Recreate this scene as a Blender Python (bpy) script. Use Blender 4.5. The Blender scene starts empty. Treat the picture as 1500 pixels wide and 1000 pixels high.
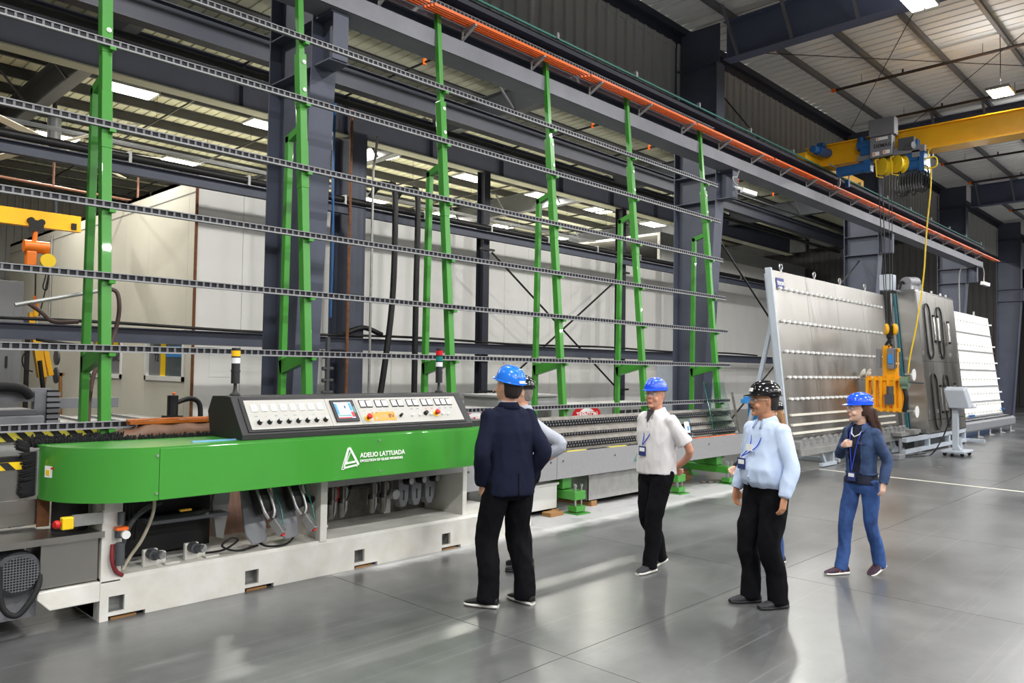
import bpy, bmesh, math, random
from mathutils import Vector, Matrix, noise, Euler
random.seed(7)
S = bpy.context.scene
COL = S.collection
# ---------------------------------------------------------------- camera
FPX, HC = 1138.0, 1.86
def _n(v): return Vector(v).normalized()
_ex = _n(((1845-750)/FPX, -(556-500)/FPX, 1)); _ey = _n(((-433-750)/FPX, -(523-500)/FPX, 1))
_ey = (_ey - _ex*_ex.dot(_ey)).normalized(); _ez = _ex.cross(_ey)
if _ez[1] < 0: _ez = -_ez
cR = Vector((_ex[0], _ey[0], _ez[0])); cU = Vector((_ex[1], _ey[1], _ez[1])); cF = Vector((_ex[2], _ey[2], _ez[2]))
cam = bpy.data.cameras.new('camera'); cam.sensor_width = 36; cam.lens = FPX/1500*36; cam.clip_end = 400
camo = bpy.data.objects.new('camera', cam); COL.objects.link(camo)
mw = Matrix((cR, cU, -cF)).transposed().to_4x4(); mw.translation = (0, 0, HC); camo.matrix_world = mw
S.camera = camo
# ---------------------------------------------------------------- world, exposure
w = bpy.data.worlds.new('world'); S.world = w; w.use_nodes = True
w.node_tree.nodes['Background'].inputs[0].default_value = (.55, .6, .7, 1)
w.node_tree.nodes['Background'].inputs[1].default_value = .25
S.view_settings.view_transform = 'Standard'; S.view_settings.look = 'None'
S.view_settings.exposure = -.6; S.view_settings.gamma = 1; S.view_settings.use_curve_mapping = False
HIGHBAY_W, LEFTBAY_W, MID_W = 410, 420, 800
def lamp(x, y, z, w_, sx, sy, col=(1, .995, .985)):
    l = bpy.data.lights.new('high_bay_light', 'AREA'); l.shape = 'RECTANGLE'; l.size = sx; l.size_y = sy
    l.energy = w_; l.color = col
    o = bpy.data.objects.new('high_bay_light', l); COL.objects.link(o); o.location = (x, y, z); return o
RB_LIGHTS = [(x, y) for y in (3.75, -2.3, -8.4, -14.5) for x in (-2.8, 2.45, 7.7, 12.95, 18.25, 23.5, 28.8, 34.0, 39.3, 44.6)]
LB_LIGHTS = [(x, y) for y in (21.0, 27.1) for x in (3.4, 7.4, 11.3, 15.3, 19.5, 23.4, 27.2, 31.5, 36.0)] + []
MID_LIGHTS = [(x, 11.0) for x in (.5, 5.2, 10.0, 14.8, 19.6, 24.4, 29.2)]  # added lamps, hidden by the runway, to brighten the white enclosure wall
def fill(x, y, z, w_):
    l = bpy.data.lights.new('fill_light', 'POINT'); l.energy = w_; l.shadow_soft_size = .2; l.color = (1, .985, .94)
    o = bpy.data.objects.new('fill_light', l); COL.objects.link(o); o.location = (x, y, z)
for x, y in MID_LIGHTS: fill(x, y, 8.52, MID_W)
for x, y in RB_LIGHTS: lamp(x, y, 7.64, HIGHBAY_W*(.85 if y > 3 else 1.35), .6, .4)
for x, y in RB_LIGHTS:
    if y > -3:
        u = lamp(x, y, 7.84, HIGHBAY_W*.055, .3, .25); u.rotation_euler = (math.pi, 0, 0)      # added lamp facing up to brighten the roof deck; fixture only shines down
for x, y in LB_LIGHTS: lamp(x, y, 8.86 if y > 19 else 8.9, LEFTBAY_W, 1.1, .5, (1, .97, .88))
# ---------------------------------------------------------------- materials
def lin(c): 
    r = []
    for v in c:
        v = v/255.0; r.append(v/12.92 if v <= .04045 else ((v+.055)/1.055)**2.4)
    return tuple(r) + (1,)
MATS = {}
def mat(name, col, rough=.5, metal=0.0, var=0.0, vscale=3.0, bump=0.0, bscale=40.0, coat=0.0, spec=.5, col2=None, emit=0, trans=0.0, alpha=1.0, rvar=0.0, stretch=None, ior=1.45):
    m = bpy.data.materials.new(name); m.use_nodes = True; nt = m.node_tree; b = nt.nodes['Principled BSDF']
    b.inputs['Base Color'].default_value = lin(col); b.inputs['Roughness'].default_value = rough; b.inputs['Metallic'].default_value = metal
    b.inputs['Coat Weight'].default_value = coat; b.inputs['Specular IOR Level'].default_value = spec
    b.inputs['Transmission Weight'].default_value = trans; b.inputs['Alpha'].default_value = alpha; b.inputs['IOR'].default_value = ior
    if emit:
        b.inputs['Emission Color'].default_value = lin(col); b.inputs['Emission Strength'].default_value = emit
    if var or bump or col2 or rvar:
        tc = nt.nodes.new('ShaderNodeTexCoord'); src = tc.outputs['Object']
        if stretch:
            mp = nt.nodes.new('ShaderNodeMapping'); mp.inputs['Scale'].default_value = stretch
            nt.links.new(src, mp.inputs[0]); src = mp.outputs[0]
        nz = nt.nodes.new('ShaderNodeTexNoise'); nz.inputs['Scale'].default_value = vscale; nz.inputs['Detail'].default_value = 6; nz.inputs['Roughness'].default_value = .6
        nt.links.new(src, nz.inputs['Vector'])
        if var or col2:
            rp = nt.nodes.new('ShaderNodeValToRGB'); nt.links.new(nz.outputs['Fac'], rp.inputs[0])
            a = lin(col); k = lin(col2) if col2 else tuple(max(0, c*(1-var)) for c in a[:3])+(1,)
            h = a if col2 else tuple(min(1, c*(1+var)) for c in a[:3])+(1,)
            rp.color_ramp.elements[0].position = .3; rp.color_ramp.elements[0].color = k
            rp.color_ramp.elements[1].position = .72; rp.color_ramp.elements[1].color = h
            nt.links.new(rp.outputs[0], b.inputs['Base Color'])
        if rvar:
            mr = nt.nodes.new('ShaderNodeMapRange'); mr.inputs['From Min'].default_value = .3; mr.inputs['From Max'].default_value = .7
            mr.inputs['To Min'].default_value = max(.02, rough-rvar); mr.inputs['To Max'].default_value = rough+rvar
            nt.links.new(nz.outputs['Fac'], mr.inputs['Value']); nt.links.new(mr.outputs[0], b.inputs['Roughness'])
        if bump:
            n2 = nt.nodes.new('ShaderNodeTexNoise'); n2.inputs['Scale'].default_value = bscale; n2.inputs['Detail'].default_value = 4
            nt.links.new(src, n2.inputs['Vector'])
            bp = nt.nodes.new('ShaderNodeBump'); bp.inputs['Strength'].default_value = bump; bp.inputs['Distance'].default_value = .02
            nt.links.new(n2.outputs['Fac'], bp.inputs['Height']); nt.links.new(bp.outputs[0], b.inputs['Normal'])
    MATS[name] = m; return m
mat('green', (64, 140, 50), .32, var=.05, coat=.25)
mat('greenhood', (66, 150, 54), .28, var=.03, coat=.35)
mat('steelblue', (76, 80, 95), .55, var=.12, vscale=1.5)
mat('steeldark', (42, 44, 55), .6, var=.15, vscale=1.2)
mat('rafterpaint', (82, 88, 110), .55, var=.1, vscale=1.0)
mat('beamgrey', (116, 117, 124), .5, var=.15, vscale=1.5)
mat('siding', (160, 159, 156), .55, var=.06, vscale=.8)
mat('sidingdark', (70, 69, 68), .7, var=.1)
mat('deck', (226, 225, 222), .55, var=.05, vscale=.7)
mat('deckleft', (208, 207, 182), .6, var=.06, vscale=.7)
mat('purlin', (92, 92, 96), .5, var=.1)
mat('purlindark', (60, 60, 60), .6, var=.15)
mat('whitepanel', (236, 235, 232), .5, var=.03, vscale=.7)
mat('creampanel', (214, 211, 199), .55, var=.05, vscale=.6)
mat('whitepaint', (216, 214, 206), .42, var=.05, vscale=4, col2=None)
mat('basewhite', (230, 229, 224), .4, col2=(216, 212, 202), vscale=5, rvar=.06)
mat('black', (22, 22, 24), .5, var=.15)
mat('blackrubber', (26, 26, 28), .75)
mat('blackbristle', (30, 30, 32), .9, var=.3, vscale=60)
mat('consoleblack', (38, 37, 40), .5, bump=.15, bscale=300)
mat('railblack', (14, 14, 17), .6)
mat('railgrey', (104, 104, 112), .45)
mat('raillip', (146, 146, 148), .4)
mat('alu', (190, 190, 192), .35, metal=.85, var=.06)
mat('galv', (158, 158, 156), .45, metal=.5, var=.12, vscale=8)
mat('greypaint', (150, 151, 150), .45, var=.05)
mat('greypanel', (152, 152, 154), .5, metal=.35, var=.05, vscale=20)
mat('darkgrey', (78, 80, 84), .5, var=.1)
mat('stainless', (158, 155, 150), .36, metal=1, var=.05, vscale=1.2, rvar=.08, stretch=(1, 1, .25))
mat('stainlessbright', (206, 204, 202), .2, metal=1, var=.03, vscale=2, rvar=.06)
mat('dirtysteel', (120, 116, 110), .5, metal=.5, var=.25, vscale=9)
mat('cabinet', (122, 123, 128), .5, var=.04)
mat('rust', (120, 78, 50), .8, var=.3, vscale=12)
mat('orange', (242, 106, 30), .45)
mat('hoistorange', (226, 116, 26), .4, var=.1)
mat('yellow', (240, 178, 20), .38, var=.06, coat=.2)
mat('brightyellow', (236, 200, 40), .45)
mat('lifteryellow', (246, 168, 14), .4, var=.06)
mat('blue', (30, 86, 142), .4, var=.1)
mat('lightblue', (60, 140, 210), .45)
mat('hosered', (128, 40, 46), .5)
mat('hoseclear', (176, 168, 148), .3)
mat('red', (196, 30, 30), .4)
mat('white', (236, 236, 234), .45)
mat('panelwhite', (176, 174, 168), .5, var=.02)
mat('logowhite', (244, 246, 240), .5)
mat('lampyellow', (240, 180, 30), .3, emit=.15)
mat('lampred', (200, 26, 36), .3, emit=.12)
mat('lampgreen', (20, 120, 110), .3, emit=.05)
mat('lampwhite', (226, 226, 230), .3, emit=.08)
mat('amber', (150, 82, 28), .25, var=.25, vscale=5)
mat('wood', (150, 110, 66), .7, var=.25, vscale=8, stretch=(1, 8, 8))
mat('hoodinner', (112, 80, 60), .5, var=.2, vscale=7)
mat('copperbg', (178, 140, 124), .45, var=.15, vscale=14, stretch=(3, 3, .4))
mat('screenblue', (150, 175, 210), .2, emit=.35)
mat('lightlens', (255, 252, 244), .4, emit=22)
mat('lightlensleft', (255, 252, 236), .4, emit=14)
mat('glass', (225, 245, 238), .03, trans=1.0, ior=1.5)
mat('glassedge', (60, 150, 130), .1, trans=.6)
mat('windowglass', (80, 92, 98), .05, spec=.8, coat=.6)
mat('paperwhite', (238, 238, 236), .7)
mat('stickerorange', (238, 150, 60), .5)
mat('labelblue', (52, 54, 122), .5)
mat('hazyellow', (222, 210, 80), .6, var=.1)
mat('hazbrightyellow', (240, 200, 20), .5)
mat('hazblack', (30, 30, 30), .6)
mat('copperpipe', (150, 108, 92), .4, metal=.4)
mat('pallet', (196, 196, 192), .6)
mat('blueplastic', (40, 96, 160), .5)
mat('tapeblue', (120, 170, 220), .6)
mat('tablegrey', (178, 186, 196), .45, var=.04)
mat('tealpaint', (34, 104, 116), .4)
mat('pumpgreen', (110, 132, 112), .45)
mat('hosebrown', (84, 64, 60), .6)
mat('darkbrownpipe', (44, 34, 32), .5)
mat('sealgreen', (70, 130, 120), .5)
mat('plasticwhite', (226, 222, 208), .5, var=.05)
# concrete floor
def floor_mat():
    m = bpy.data.materials.new('concrete'); m.use_nodes = True; nt = m.node_tree; N = nt.nodes; L = nt.links; b = N['Principled BSDF']
    g = N.new('ShaderNodeNewGeometry')
    def nz(scale, det, rgh, vec=None, dist=0):
        n = N.new('ShaderNodeTexNoise'); n.inputs['Scale'].default_value = scale; n.inputs['Detail'].default_value = det; n.inputs['Roughness'].default_value = rgh
        n.inputs['Distortion'].default_value = dist; L.new(vec or g.outputs['Position'], n.inputs['Vector']); return n
    n1 = nz(.55, 6, .55); n2 = nz(6, 6, .7)
    mp = N.new('ShaderNodeMapping'); mp.inputs['Rotation'].default_value = (0, 0, -.12); mp.inputs['Scale'].default_value = (.1, 10, 1); L.new(g.outputs['Position'], mp.inputs[0])
    n3 = nz(2.2, 3, .5, mp.outputs[0])
    r1 = N.new('ShaderNodeValToRGB'); L.new(n1.outputs['Fac'], r1.inputs[0])
    r1.color_ramp.elements[0].position = .3; r1.color_ramp.elements[0].color = lin((66, 67, 67)); r1.color_ramp.elements[1].position = .75; r1.color_ramp.elements[1].color = lin((108, 109, 109))
    mx = N.new('ShaderNodeMix'); mx.data_type = 'RGBA'; mx.blend_type = 'OVERLAY'; mx.inputs['Factor'].default_value = .3
    L.new(r1.outputs[0], mx.inputs['A']); L.new(n2.outputs['Fac'], mx.inputs['B'])
    # pale scuffs (streaks)
    r3 = N.new('ShaderNodeValToRGB'); L.new(n3.outputs['Fac'], r3.inputs[0]); r3.color_ramp.elements[0].position = .6; r3.color_ramp.elements[1].position = .72
    r3.color_ramp.elements[1].color = (.35, .35, .35, 1)
    m2 = N.new('ShaderNodeMix'); m2.data_type = 'RGBA'; L.new(r3.outputs[0], m2.inputs['Factor']); L.new(mx.outputs['Result'], m2.inputs['A']); m2.inputs['B'].default_value = lin((130, 131, 132))
    # dried white glass slurry along the front of the machine line
    sp = N.new('ShaderNodeSeparateXYZ'); L.new(g.outputs['Position'], sp.inputs[0])
    def rng(sock, a, b_, c, d):
        n = N.new('ShaderNodeMapRange'); n.inputs['From Min'].default_value = a; n.inputs['From Max'].default_value = b_; n.inputs['To Min'].default_value = c; n.inputs['To Max'].default_value = d; L.new(sock, n.inputs['Value']); return n.outputs[0]
    def mth(op, a, b_):
        n = N.new('ShaderNodeMath'); n.operation = op
        for i, q in enumerate((a, b_)):
            if isinstance(q, (int, float)): n.inputs[i].default_value = q
            else: L.new(q, n.inputs[i])
        return n.outputs[0]
    n4 = nz(1.6, 7, .65)
    band = mth('MULTIPLY', mth('MULTIPLY', rng(sp.outputs['Y'], 5.35, 6.0, 0, 1), rng(sp.outputs['Y'], 6.5, 7.6, 1, .1)), mth('MULTIPLY', rng(sp.outputs['X'], 2.4, 4.6, 0, 1), rng(sp.outputs['X'], 12.0, 15.0, 1, 0)))
    msk = rng(mth('ADD', band, mth('MULTIPLY', n4.outputs['Fac'], .9)), 1.12, 1.4, 0, .7)
    m3 = N.new('ShaderNodeMix'); m3.data_type = 'RGBA'; L.new(msk, m3.inputs['Factor']); L.new(m2.outputs['Result'], m3.inputs['A']); m3.inputs['B'].default_value = lin((204, 204, 204))
    L.new(m3.outputs['Result'], b.inputs['Base Color'])
    rr = rng(n1.outputs['Fac'], .3, .75, .27, .38); rr2 = mth('ADD', rr, mth('MULTIPLY', msk, .4)); L.new(rr2, b.inputs['Roughness'])
    b.inputs['Specular IOR Level'].default_value = .6; b.inputs['Coat Weight'].default_value = .25; b.inputs['Coat Roughness'].default_value = .2
    MATS['concrete'] = m
floor_mat()
mat('joint', (60, 60, 60), .9)
mat('linepaint', (206, 204, 190), .6)
# ---------------------------------------------------------------- mesh helpers
def V(*a): return Vector(a[0]) if len(a) == 1 else Vector(a)
class MB:
    def __init__(s): s.v = []; s.f = []
    def add(s, vs, fs):
        o = len(s.v); s.v += [tuple(q) for q in vs]; s.f += [tuple(i+o for i in f) for f in fs]; return s
    def bx(s, x0, x1, y0, y1, z0, z1):
        return s.add([(x0,y0,z0),(x1,y0,z0),(x1,y1,z0),(x0,y1,z0),(x0,y0,z1),(x1,y0,z1),(x1,y1,z1),(x0,y1,z1)],
                     [(3,2,1,0),(4,5,6,7),(0,1,5,4),(1,2,6,5),(2,3,7,6),(3,0,4,7)])
    def ob(s, c, ax, ay, az):           # oriented box, half vectors
        c, ax, ay, az = V(c), V(ax), V(ay), V(az)
        if ax.cross(ay).dot(az) < 0: az = -az
        q = [c+i*ax+j*ay+k*az for k in (-1, 1) for i, j in ((-1,-1),(1,-1),(1,1),(-1,1))]
        return s.add(q, [(3,2,1,0),(4,5,6,7),(0,1,5,4),(1,2,6,5),(2,3,7,6),(3,0,4,7)])
    def beam(s, p0, p1, w, h, up=(0,0,1)):
        p0, p1 = V(p0), V(p1); d = (p1-p0); u = V(up); u = (u - d*(u.dot(d)/d.length_squared)).normalized(); r = d.cross(u).normalized()
        return s.ob((p0+p1)/2, d/2, r*(w/2), u*(h/2))
    def ibeam(s, p0, p1, w, h, tw=.012, tf=.018, up=(0,0,1)):
        p0, p1 = V(p0), V(p1); d = (p1-p0); u = V(up); u = (u - d*(u.dot(d)/d.length_squared)).normalized()
        s.beam(p0+u*(h/2-tf/2), p1+u*(h/2-tf/2), w, tf, u); s.beam(p0-u*(h/2-tf/2), p1-u*(h/2-tf/2), w, tf, u)
        return s.beam(p0, p1, tw, h-2*tf, u)
    def tube(s, pts, r, n=8, cap=True):
        pts = [V(p) for p in pts]; k = len(pts); rs = r if isinstance(r, (list, tuple)) else [r]*k
        rings = []; prev = None
        for i, p in enumerate(pts):
            d = (pts[min(i+1,k-1)]-pts[max(i-1,0)])
            if d.length < 1e-9: d = V(0,0,1)
            d.normalize()
            if prev is None: a = d.orthogonal().normalized()
            else:
                a = prev - d*prev.dot(d); a = a.normalized() if a.length > 1e-6 else d.orthogonal().normalized()
            prev = a; b = d.cross(a)
            rings.append([p + (a*math.cos(t)+b*math.sin(t))*rs[i] for t in [2*math.pi*j/n for j in range(n)]])
        vs = [q for rg in rings for q in rg]; fs = []
        for i in range(k-1):
            for j in range(n): fs.append((i*n+j, i*n+(j+1)%n, (i+1)*n+(j+1)%n, (i+1)*n+j))
        if cap: fs.append(tuple(reversed(range(n)))); fs.append(tuple((k-1)*n+j for j in range(n)))
        return s.add(vs, fs)
    def cyl(s, p0, p1, r, r2=None, n=16): return s.tube([p0, p1], [r, r if r2 is None else r2], n)
    def lathe(s, prof, o=(0,0,0), ax=(0,0,1), n=20):
        o = V(o); ax = V(ax).normalized(); a = ax.orthogonal().normalized(); b = ax.cross(a); vs = []; fs = []; k = len(prof)
        for r, z in prof:
            for j in range(n):
                t = 2*math.pi*j/n; vs.append(o + ax*z + (a*math.cos(t)+b*math.sin(t))*max(r, 1e-4))
        for i in range(k-1):
            for j in range(n): fs.append((i*n+j, i*n+(j+1)%n, (i+1)*n+(j+1)%n, (i+1)*n+j))
        fs.append(tuple(reversed(range(n)))); fs.append(tuple((k-1)*n+j for j in range(n)))
        return s.add(vs, fs)
    def prism(s, poly, vec):             # poly: list of 3D points, extruded by vec
        poly = [V(p) for p in poly]; vec = V(vec); k = len(poly)
        nrm = V(0,0,0)
        for i in range(k): nrm += poly[i].cross(poly[(i+1)%k])
        if nrm.dot(vec) > 0: poly = poly[::-1]
        fs = [tuple(range(k)), tuple(reversed(range(k, 2*k)))]
        for i in range(k): j = (i+1) % k; fs.append((j, i, i+k, j+k))
        return s.add(poly + [p+vec for p in poly], fs)
    def sph(s, c, r, nu=14, nv=9, M=None):
        c = V(c); r = r if isinstance(r, (tuple, list)) else (r, r, r); vs = []; fs = []
        for i in range(nv+1):
            ph = math.pi*i/nv
            for j in range(nu):
                t = 2*math.pi*j/nu
                q = V(r[0]*math.sin(ph)*math.cos(t), r[1]*math.sin(ph)*math.sin(t), r[2]*math.cos(ph)); vs.append(c + (M @ q if M else q))
        for i in range(nv):
            for j in range(nu): fs.append((i*nu+j, (i+1)*nu+j, (i+1)*nu+(j+1)%nu, i*nu+(j+1)%nu))
        return s.add(vs, fs)
    def xf(s, M): s.v = [tuple(M @ V(q)) for q in s.v]; return s
    def mesh(s, name, smooth=None):
        me = bpy.data.meshes.new(name); me.from_pydata(s.v, [], s.f); me.update()
        if smooth:
            bm = bmesh.new(); bm.from_mesh(me); bmesh.ops.remove_doubles(bm, verts=bm.verts, dist=2e-5); bm.to_mesh(me); bm.free()
            me.polygons.foreach_set('use_smooth', [True]*len(me.polygons)); me.set_sharp_from_angle(angle=math.radians(smooth))
        return me
def rootof(p):
    while p.parent: p = p.parent
    return p
def put(o, parent=None, world=True):
    COL.objects.link(o)
    if parent is not None:
        o.parent = parent
        if world:
            t = Vector((0,0,0)); q = parent
            while q: t += q.location; q = q.parent
            o.location = o.location - t
    return o
def obj(name, mb, m, parent=None, bevel=0, smooth=None, local=False, label=None):
    me = mb.mesh(name, smooth) if isinstance(mb, MB) else mb
    me.materials.clear(); me.materials.append(MATS[m] if isinstance(m, str) else m)
    o = bpy.data.objects.new(name, me)
    put(o, parent, not local)
    if bevel:
        md = o.modifiers.new('bevel', 'BEVEL'); md.width = bevel; md.segments = 2; md.limit_method = 'ANGLE'; md.angle_limit = .7
    if label: o['label'] = label
    return o
def tag(o, label=None, cat=None, group=None, kind=None):
    if label: o['label'] = label
    if cat: o['category'] = cat
    if group: o['group'] = group
    if kind: o['kind'] = kind
    return o
def thing(name, label, cat, loc=(0,0,0), group=None):
    o = bpy.data.objects.new(name, None); COL.objects.link(o); o.location = loc; o.empty_display_size = .2
    return tag(o, label, cat, group)
def struct(name, mb, m, label=None, **k): return tag(obj(name, mb, m, **k), label, None, None, 'structure')
def sempty(name, label=None):
    o = bpy.data.objects.new(name, None); COL.objects.link(o); return tag(o, label, None, None, 'structure')
def inst(name, me, parent, loc=(0,0,0), rot=None, scale=None):
    o = bpy.data.objects.new(name, me); COL.objects.link(o); o.parent = parent; o.location = loc
    if rot: o.rotation_euler = rot
    if scale: o.scale = scale
    return o
def withmat(me, m): me.materials.clear(); me.materials.append(MATS[m]); return me
def copy_tree(o, parent=None):
    c = o.copy(); COL.objects.link(c); c.parent = parent
    for ch in list(o.children): copy_tree(ch, c)
    return c
def text(name, s, size, m, parent, origin, xd, up, ext=.002, align='LEFT', bold=0.0, spacing=1.0, sx=1.0):
    cu = bpy.data.curves.new(name, 'FONT'); cu.body = s; cu.size = size; cu.extrude = ext; cu.align_x = align; cu.offset = bold; cu.space_character = spacing; cu.resolution_u = 3
    t = bpy.data.objects.new(name, cu); COL.objects.link(t); bpy.context.view_layer.update()
    me = bpy.data.meshes.new_from_object(t.evaluated_get(bpy.context.evaluated_depsgraph_get()))
    bpy.data.objects.remove(t)
    xd = V(xd).normalized(); up = V(up).normalized(); nn = xd.cross(up)
    Mx = Matrix((xd*sx, up, nn)).transposed().to_4x4(); Mx.translation = V(origin); me.transform(Mx)
    return obj(name, me, m, parent)
def cat3(pts, k=6):                       # smooth path through points
    pts = [V(p) for p in pts]; out = []
    for i in range(len(pts)-1):
        p0 = pts[max(i-1,0)]; p1 = pts[i]; p2 = pts[i+1]; p3 = pts[min(i+2,len(pts)-1)]
        for j in range(k):
            t = j/k; out.append(.5*((2*p1)+(p2-p0)*t+(2*p0-5*p1+4*p2-p3)*t*t+(3*p1-p0-3*p2+p3)*t**3))
    out.append(pts[-1]); return out
# ================================================================ SETTING
XA, XB = -9.0, 58.0          # building extent along the machine line
YF, YW, YL = -26.0, 8.7, 40.0
FRX = [-4.3, 4.84, 13.98, 23.12, 32.26, 41.4, 50.5]
# floor: slabs between saw-cut joints
fl = struct('floor', MB().bx(XA, XB, YF, YL, -.3, -.02), 'joint', 'polished grey concrete floor of the factory hall')
SX0, SY0, SP = 3.94-3.0*5, 3.28-3.0*10, 3.0
sl = withmat(MB().bx(.003, SP-.003, .003, SP-.003, -.02, 0).mesh('slab'), 'concrete')
for i in range(23):
    for j in range(23):
        x, y = SX0+i*SP, SY0+j*SP
        if x < XA-.1 or x+SP > XB+.1 or y < YF or y+SP > YL: continue
        if x > 34 and (y < -9 or y > 12): continue
        inst('slab', sl, fl, (x, y, 0))
obj('far_slab', MB().bx(34, XB, YF, -9, -.02, -.001).bx(34, XB, 12, YL, -.02, -.001), 'concrete', fl)
obj('floor_line', MB().prism([(15.06, 6.2, 0), (15.14, 6.2, 0), (14.64, .3, 0), (14.56, .3, 0)], (0, 0, .002)), 'linepaint', fl, label='thin pale painted line on the floor')
# outer walls (ribbed sheet)
def ribbed(L, H, pitch=.3, d=.035, w0=.09, w1=.05):
    pr = []; n = int(round(L/pitch)); 
    for i in range(n):
        x = i*pitch; pr += [(x, 0), (x+pitch-w0-.02, 0), (x+pitch-w0+.005, d), (x+pitch-w0+w1, d), (x+pitch-.02, 0)]
    pr.append((n*pitch, 0)); vs = []; fs = []
    for x, y in pr: vs += [(x, -y, 0), (x, -y, H)]
    for i in range(len(pr)-1): fs.append((2*i, 2*i+2, 2*i+3, 2*i+1))
    return MB().add(vs, fs)
def panelled(name, label, m, p0, ang, L, z0, z1, pw=3.0, pitch=.3, mat_over=None, **k):
    e = sempty(name, label); me = withmat(ribbed(pw, z1-z0, pitch, **k).mesh('siding_panel'), m)
    d = V(math.cos(ang), math.sin(ang), 0); n = int(math.ceil(L/pw-1e-6))
    for i in range(n): inst('siding_panel', me, e, V(p0)+d*(pw*i)+V(0, 0, z0), (0, 0, ang))
    return e
panelled('wall_front', 'ribbed metal wall on the near side of the hall', 'siding', (XB, YF, 0), math.pi, XB-XA, 0, 11, 6.7)
panelled('wall_rear', 'ribbed metal end wall behind the viewer', 'siding', (XA, YF, 0), math.pi/2, YL-YF, 0, 11, 6.6)
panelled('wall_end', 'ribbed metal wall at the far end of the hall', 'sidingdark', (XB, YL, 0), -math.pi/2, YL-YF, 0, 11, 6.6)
panelled('wall_left', 'ribbed grey metal wall far behind the white enclosure', 'siding', (XA, YL, 0), 0, XB-XA, 0, 10.2, 6.7)
# upper siding between the two bays, over the crane runway
wb = panelled('wall_back', 'ribbed grey metal siding above the crane runway', 'siding', (FRX[0], YW, 0), 0, 54.8, 7.33, 8.86, 9.14/10, .9146/2.9, d=.05, w0=.13, w1=.07)
obj('siding_cap', MB().bx(FRX[0], 50.4, YW-.02, YW+.03, 8.6, 8.98), 'siding', wb)
obj('eave_channel', MB().bx(FRX[0], 50.4, YW-.18, YW-.03, 8.86, 9.0).bx(FRX[0], 50.4, YW-.06, YW-.03, 8.7, 8.9), 'steeldark', wb)
obj('siding_trim', MB().bx(FRX[0], 50.4, YW-.06, YW+.03, 7.28, 7.35), 'steeldark', wb)
# ------------------------------------------------ roof over the near bay
ce = sempty('ceiling', 'ribbed metal roof deck with purlins and rafters')
SLOPE = .012
def rz(y): return 9.02 + (YW-y)*SLOPE
Lr = YW-YF
dm = MB(); pr = []
for i in range(3):
    x = i*.305; pr += [(x, 0), (x+.22, 0), (x+.235, .045), (x+.27, .045), (x+.285, 0)]
pr.append((.915, 0)); vs = []; fs = []
for x, h in pr: vs += [(x, 0, h), (x, -Lr, h+Lr*SLOPE)]
for i in range(len(pr)-1): fs.append((2*i+1, 2*i+3, 2*i+2, 2*i))
dm.add(vs, fs); dme = withmat(dm.mesh('deck_panel'), 'deck')
for i in range(int((XB-XA)/.915)+1): inst('deck_panel', dme, ce, (XA+i*.915, YW, 9.02))
# purlins (Z sections)
def zsec(L): return MB().bx(0, L, -.004, .004, -.2, 0).bx(0, L, -.004, .07, -.008, 0).bx(0, L, -.07, .004, -.2, -.192)
pme = withmat(zsec(XB-XA).mesh('purlin'), 'purlin')
for k in range(26):
    y = 7.48-1.24*k
    if y < YF: break
    inst('purlin', pme, ce, (XA, y, rz(y)-.003))
# rafters of the near bay
def rafter(name, X, y0, y1, zb, zt, dz, m, parent):
    n = 1
    b = MB(); b.beam((X, y0, zb+.01), (X, y1, zb+.01+dz), .3, .02); b.beam((X, y0, zt-.01), (X, y1, zt-.01+dz), .3, .02)
    b.add([(X-.006, y0, zb), (X-.006, y1, zb+dz), (X-.006, y1, zt+dz), (X-.006, y0, zt), (X+.006, y0, zb), (X+.006, y1, zb+dz), (X+.006, y1, zt+dz), (X+.006, y0, zt)],
          [(0,1,2,3), (7,6,5,4), (0,4,5,1), (3,2,6,7), (0,3,7,4), (1,5,6,2)])
    return obj(name, b, m, parent)
for X in FRX:
    rafter('rafter', X, 7.6, YF, 8.06, 8.83, (7.6-YF)*SLOPE*.9, 'rafterpaint', ce)
    for y in (7.3, 6.2, 5.0, 3.75):
        for sgn in (-1,):
            obj('flange_brace', MB().beam((X-.12, y, 8.1), (X-.75, y, rz(y)-.18), .05, .05), 'purlin', ce)
# sprinkler pipes
for X in (-2.5, .6, 3.7, 8.9, 12.1, 15.3, 18.5, 21.5, 24.4, 27.35, 30.6, 33.7, 36.8, 39.9, 43):
    b = MB().tube([(X, 7.2, 8.62), (X+.1, YF+1, 8.62+.3)], .035, 8)
    for k in range(11):
        y = 6.6-1.24*2*k; b.cyl((X, y, 8.62), (X, y, rz(y)-.2), .006, n=5); b.cyl((X, y-.9, 8.62), (X, y-.9, 8.74), .02, n=6)
    p = obj('sprinkler_pipe', b, 'darkbrownpipe' if 'darkbrownpipe' in MATS else 'black', ce, smooth=40)
    obj('pipe_cap', MB().cyl((X, 7.19, 8.62), (X, 7.29, 8.62), .045, n=10), 'orange', p, smooth=40)
# roof bracing rods
for (a, b_) in (((13.98, 8.3, 8.5), (23.12, 1.0, 8.75)), ((23.12, 7.4, 8.5), (13.98, .2, 8.75)), ((14.3, 3.9, 8.68), (21.9, 8.2, 8.5))):
    obj('brace_rod', MB().tube([a, b_], .009, 6), 'black', ce)
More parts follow.
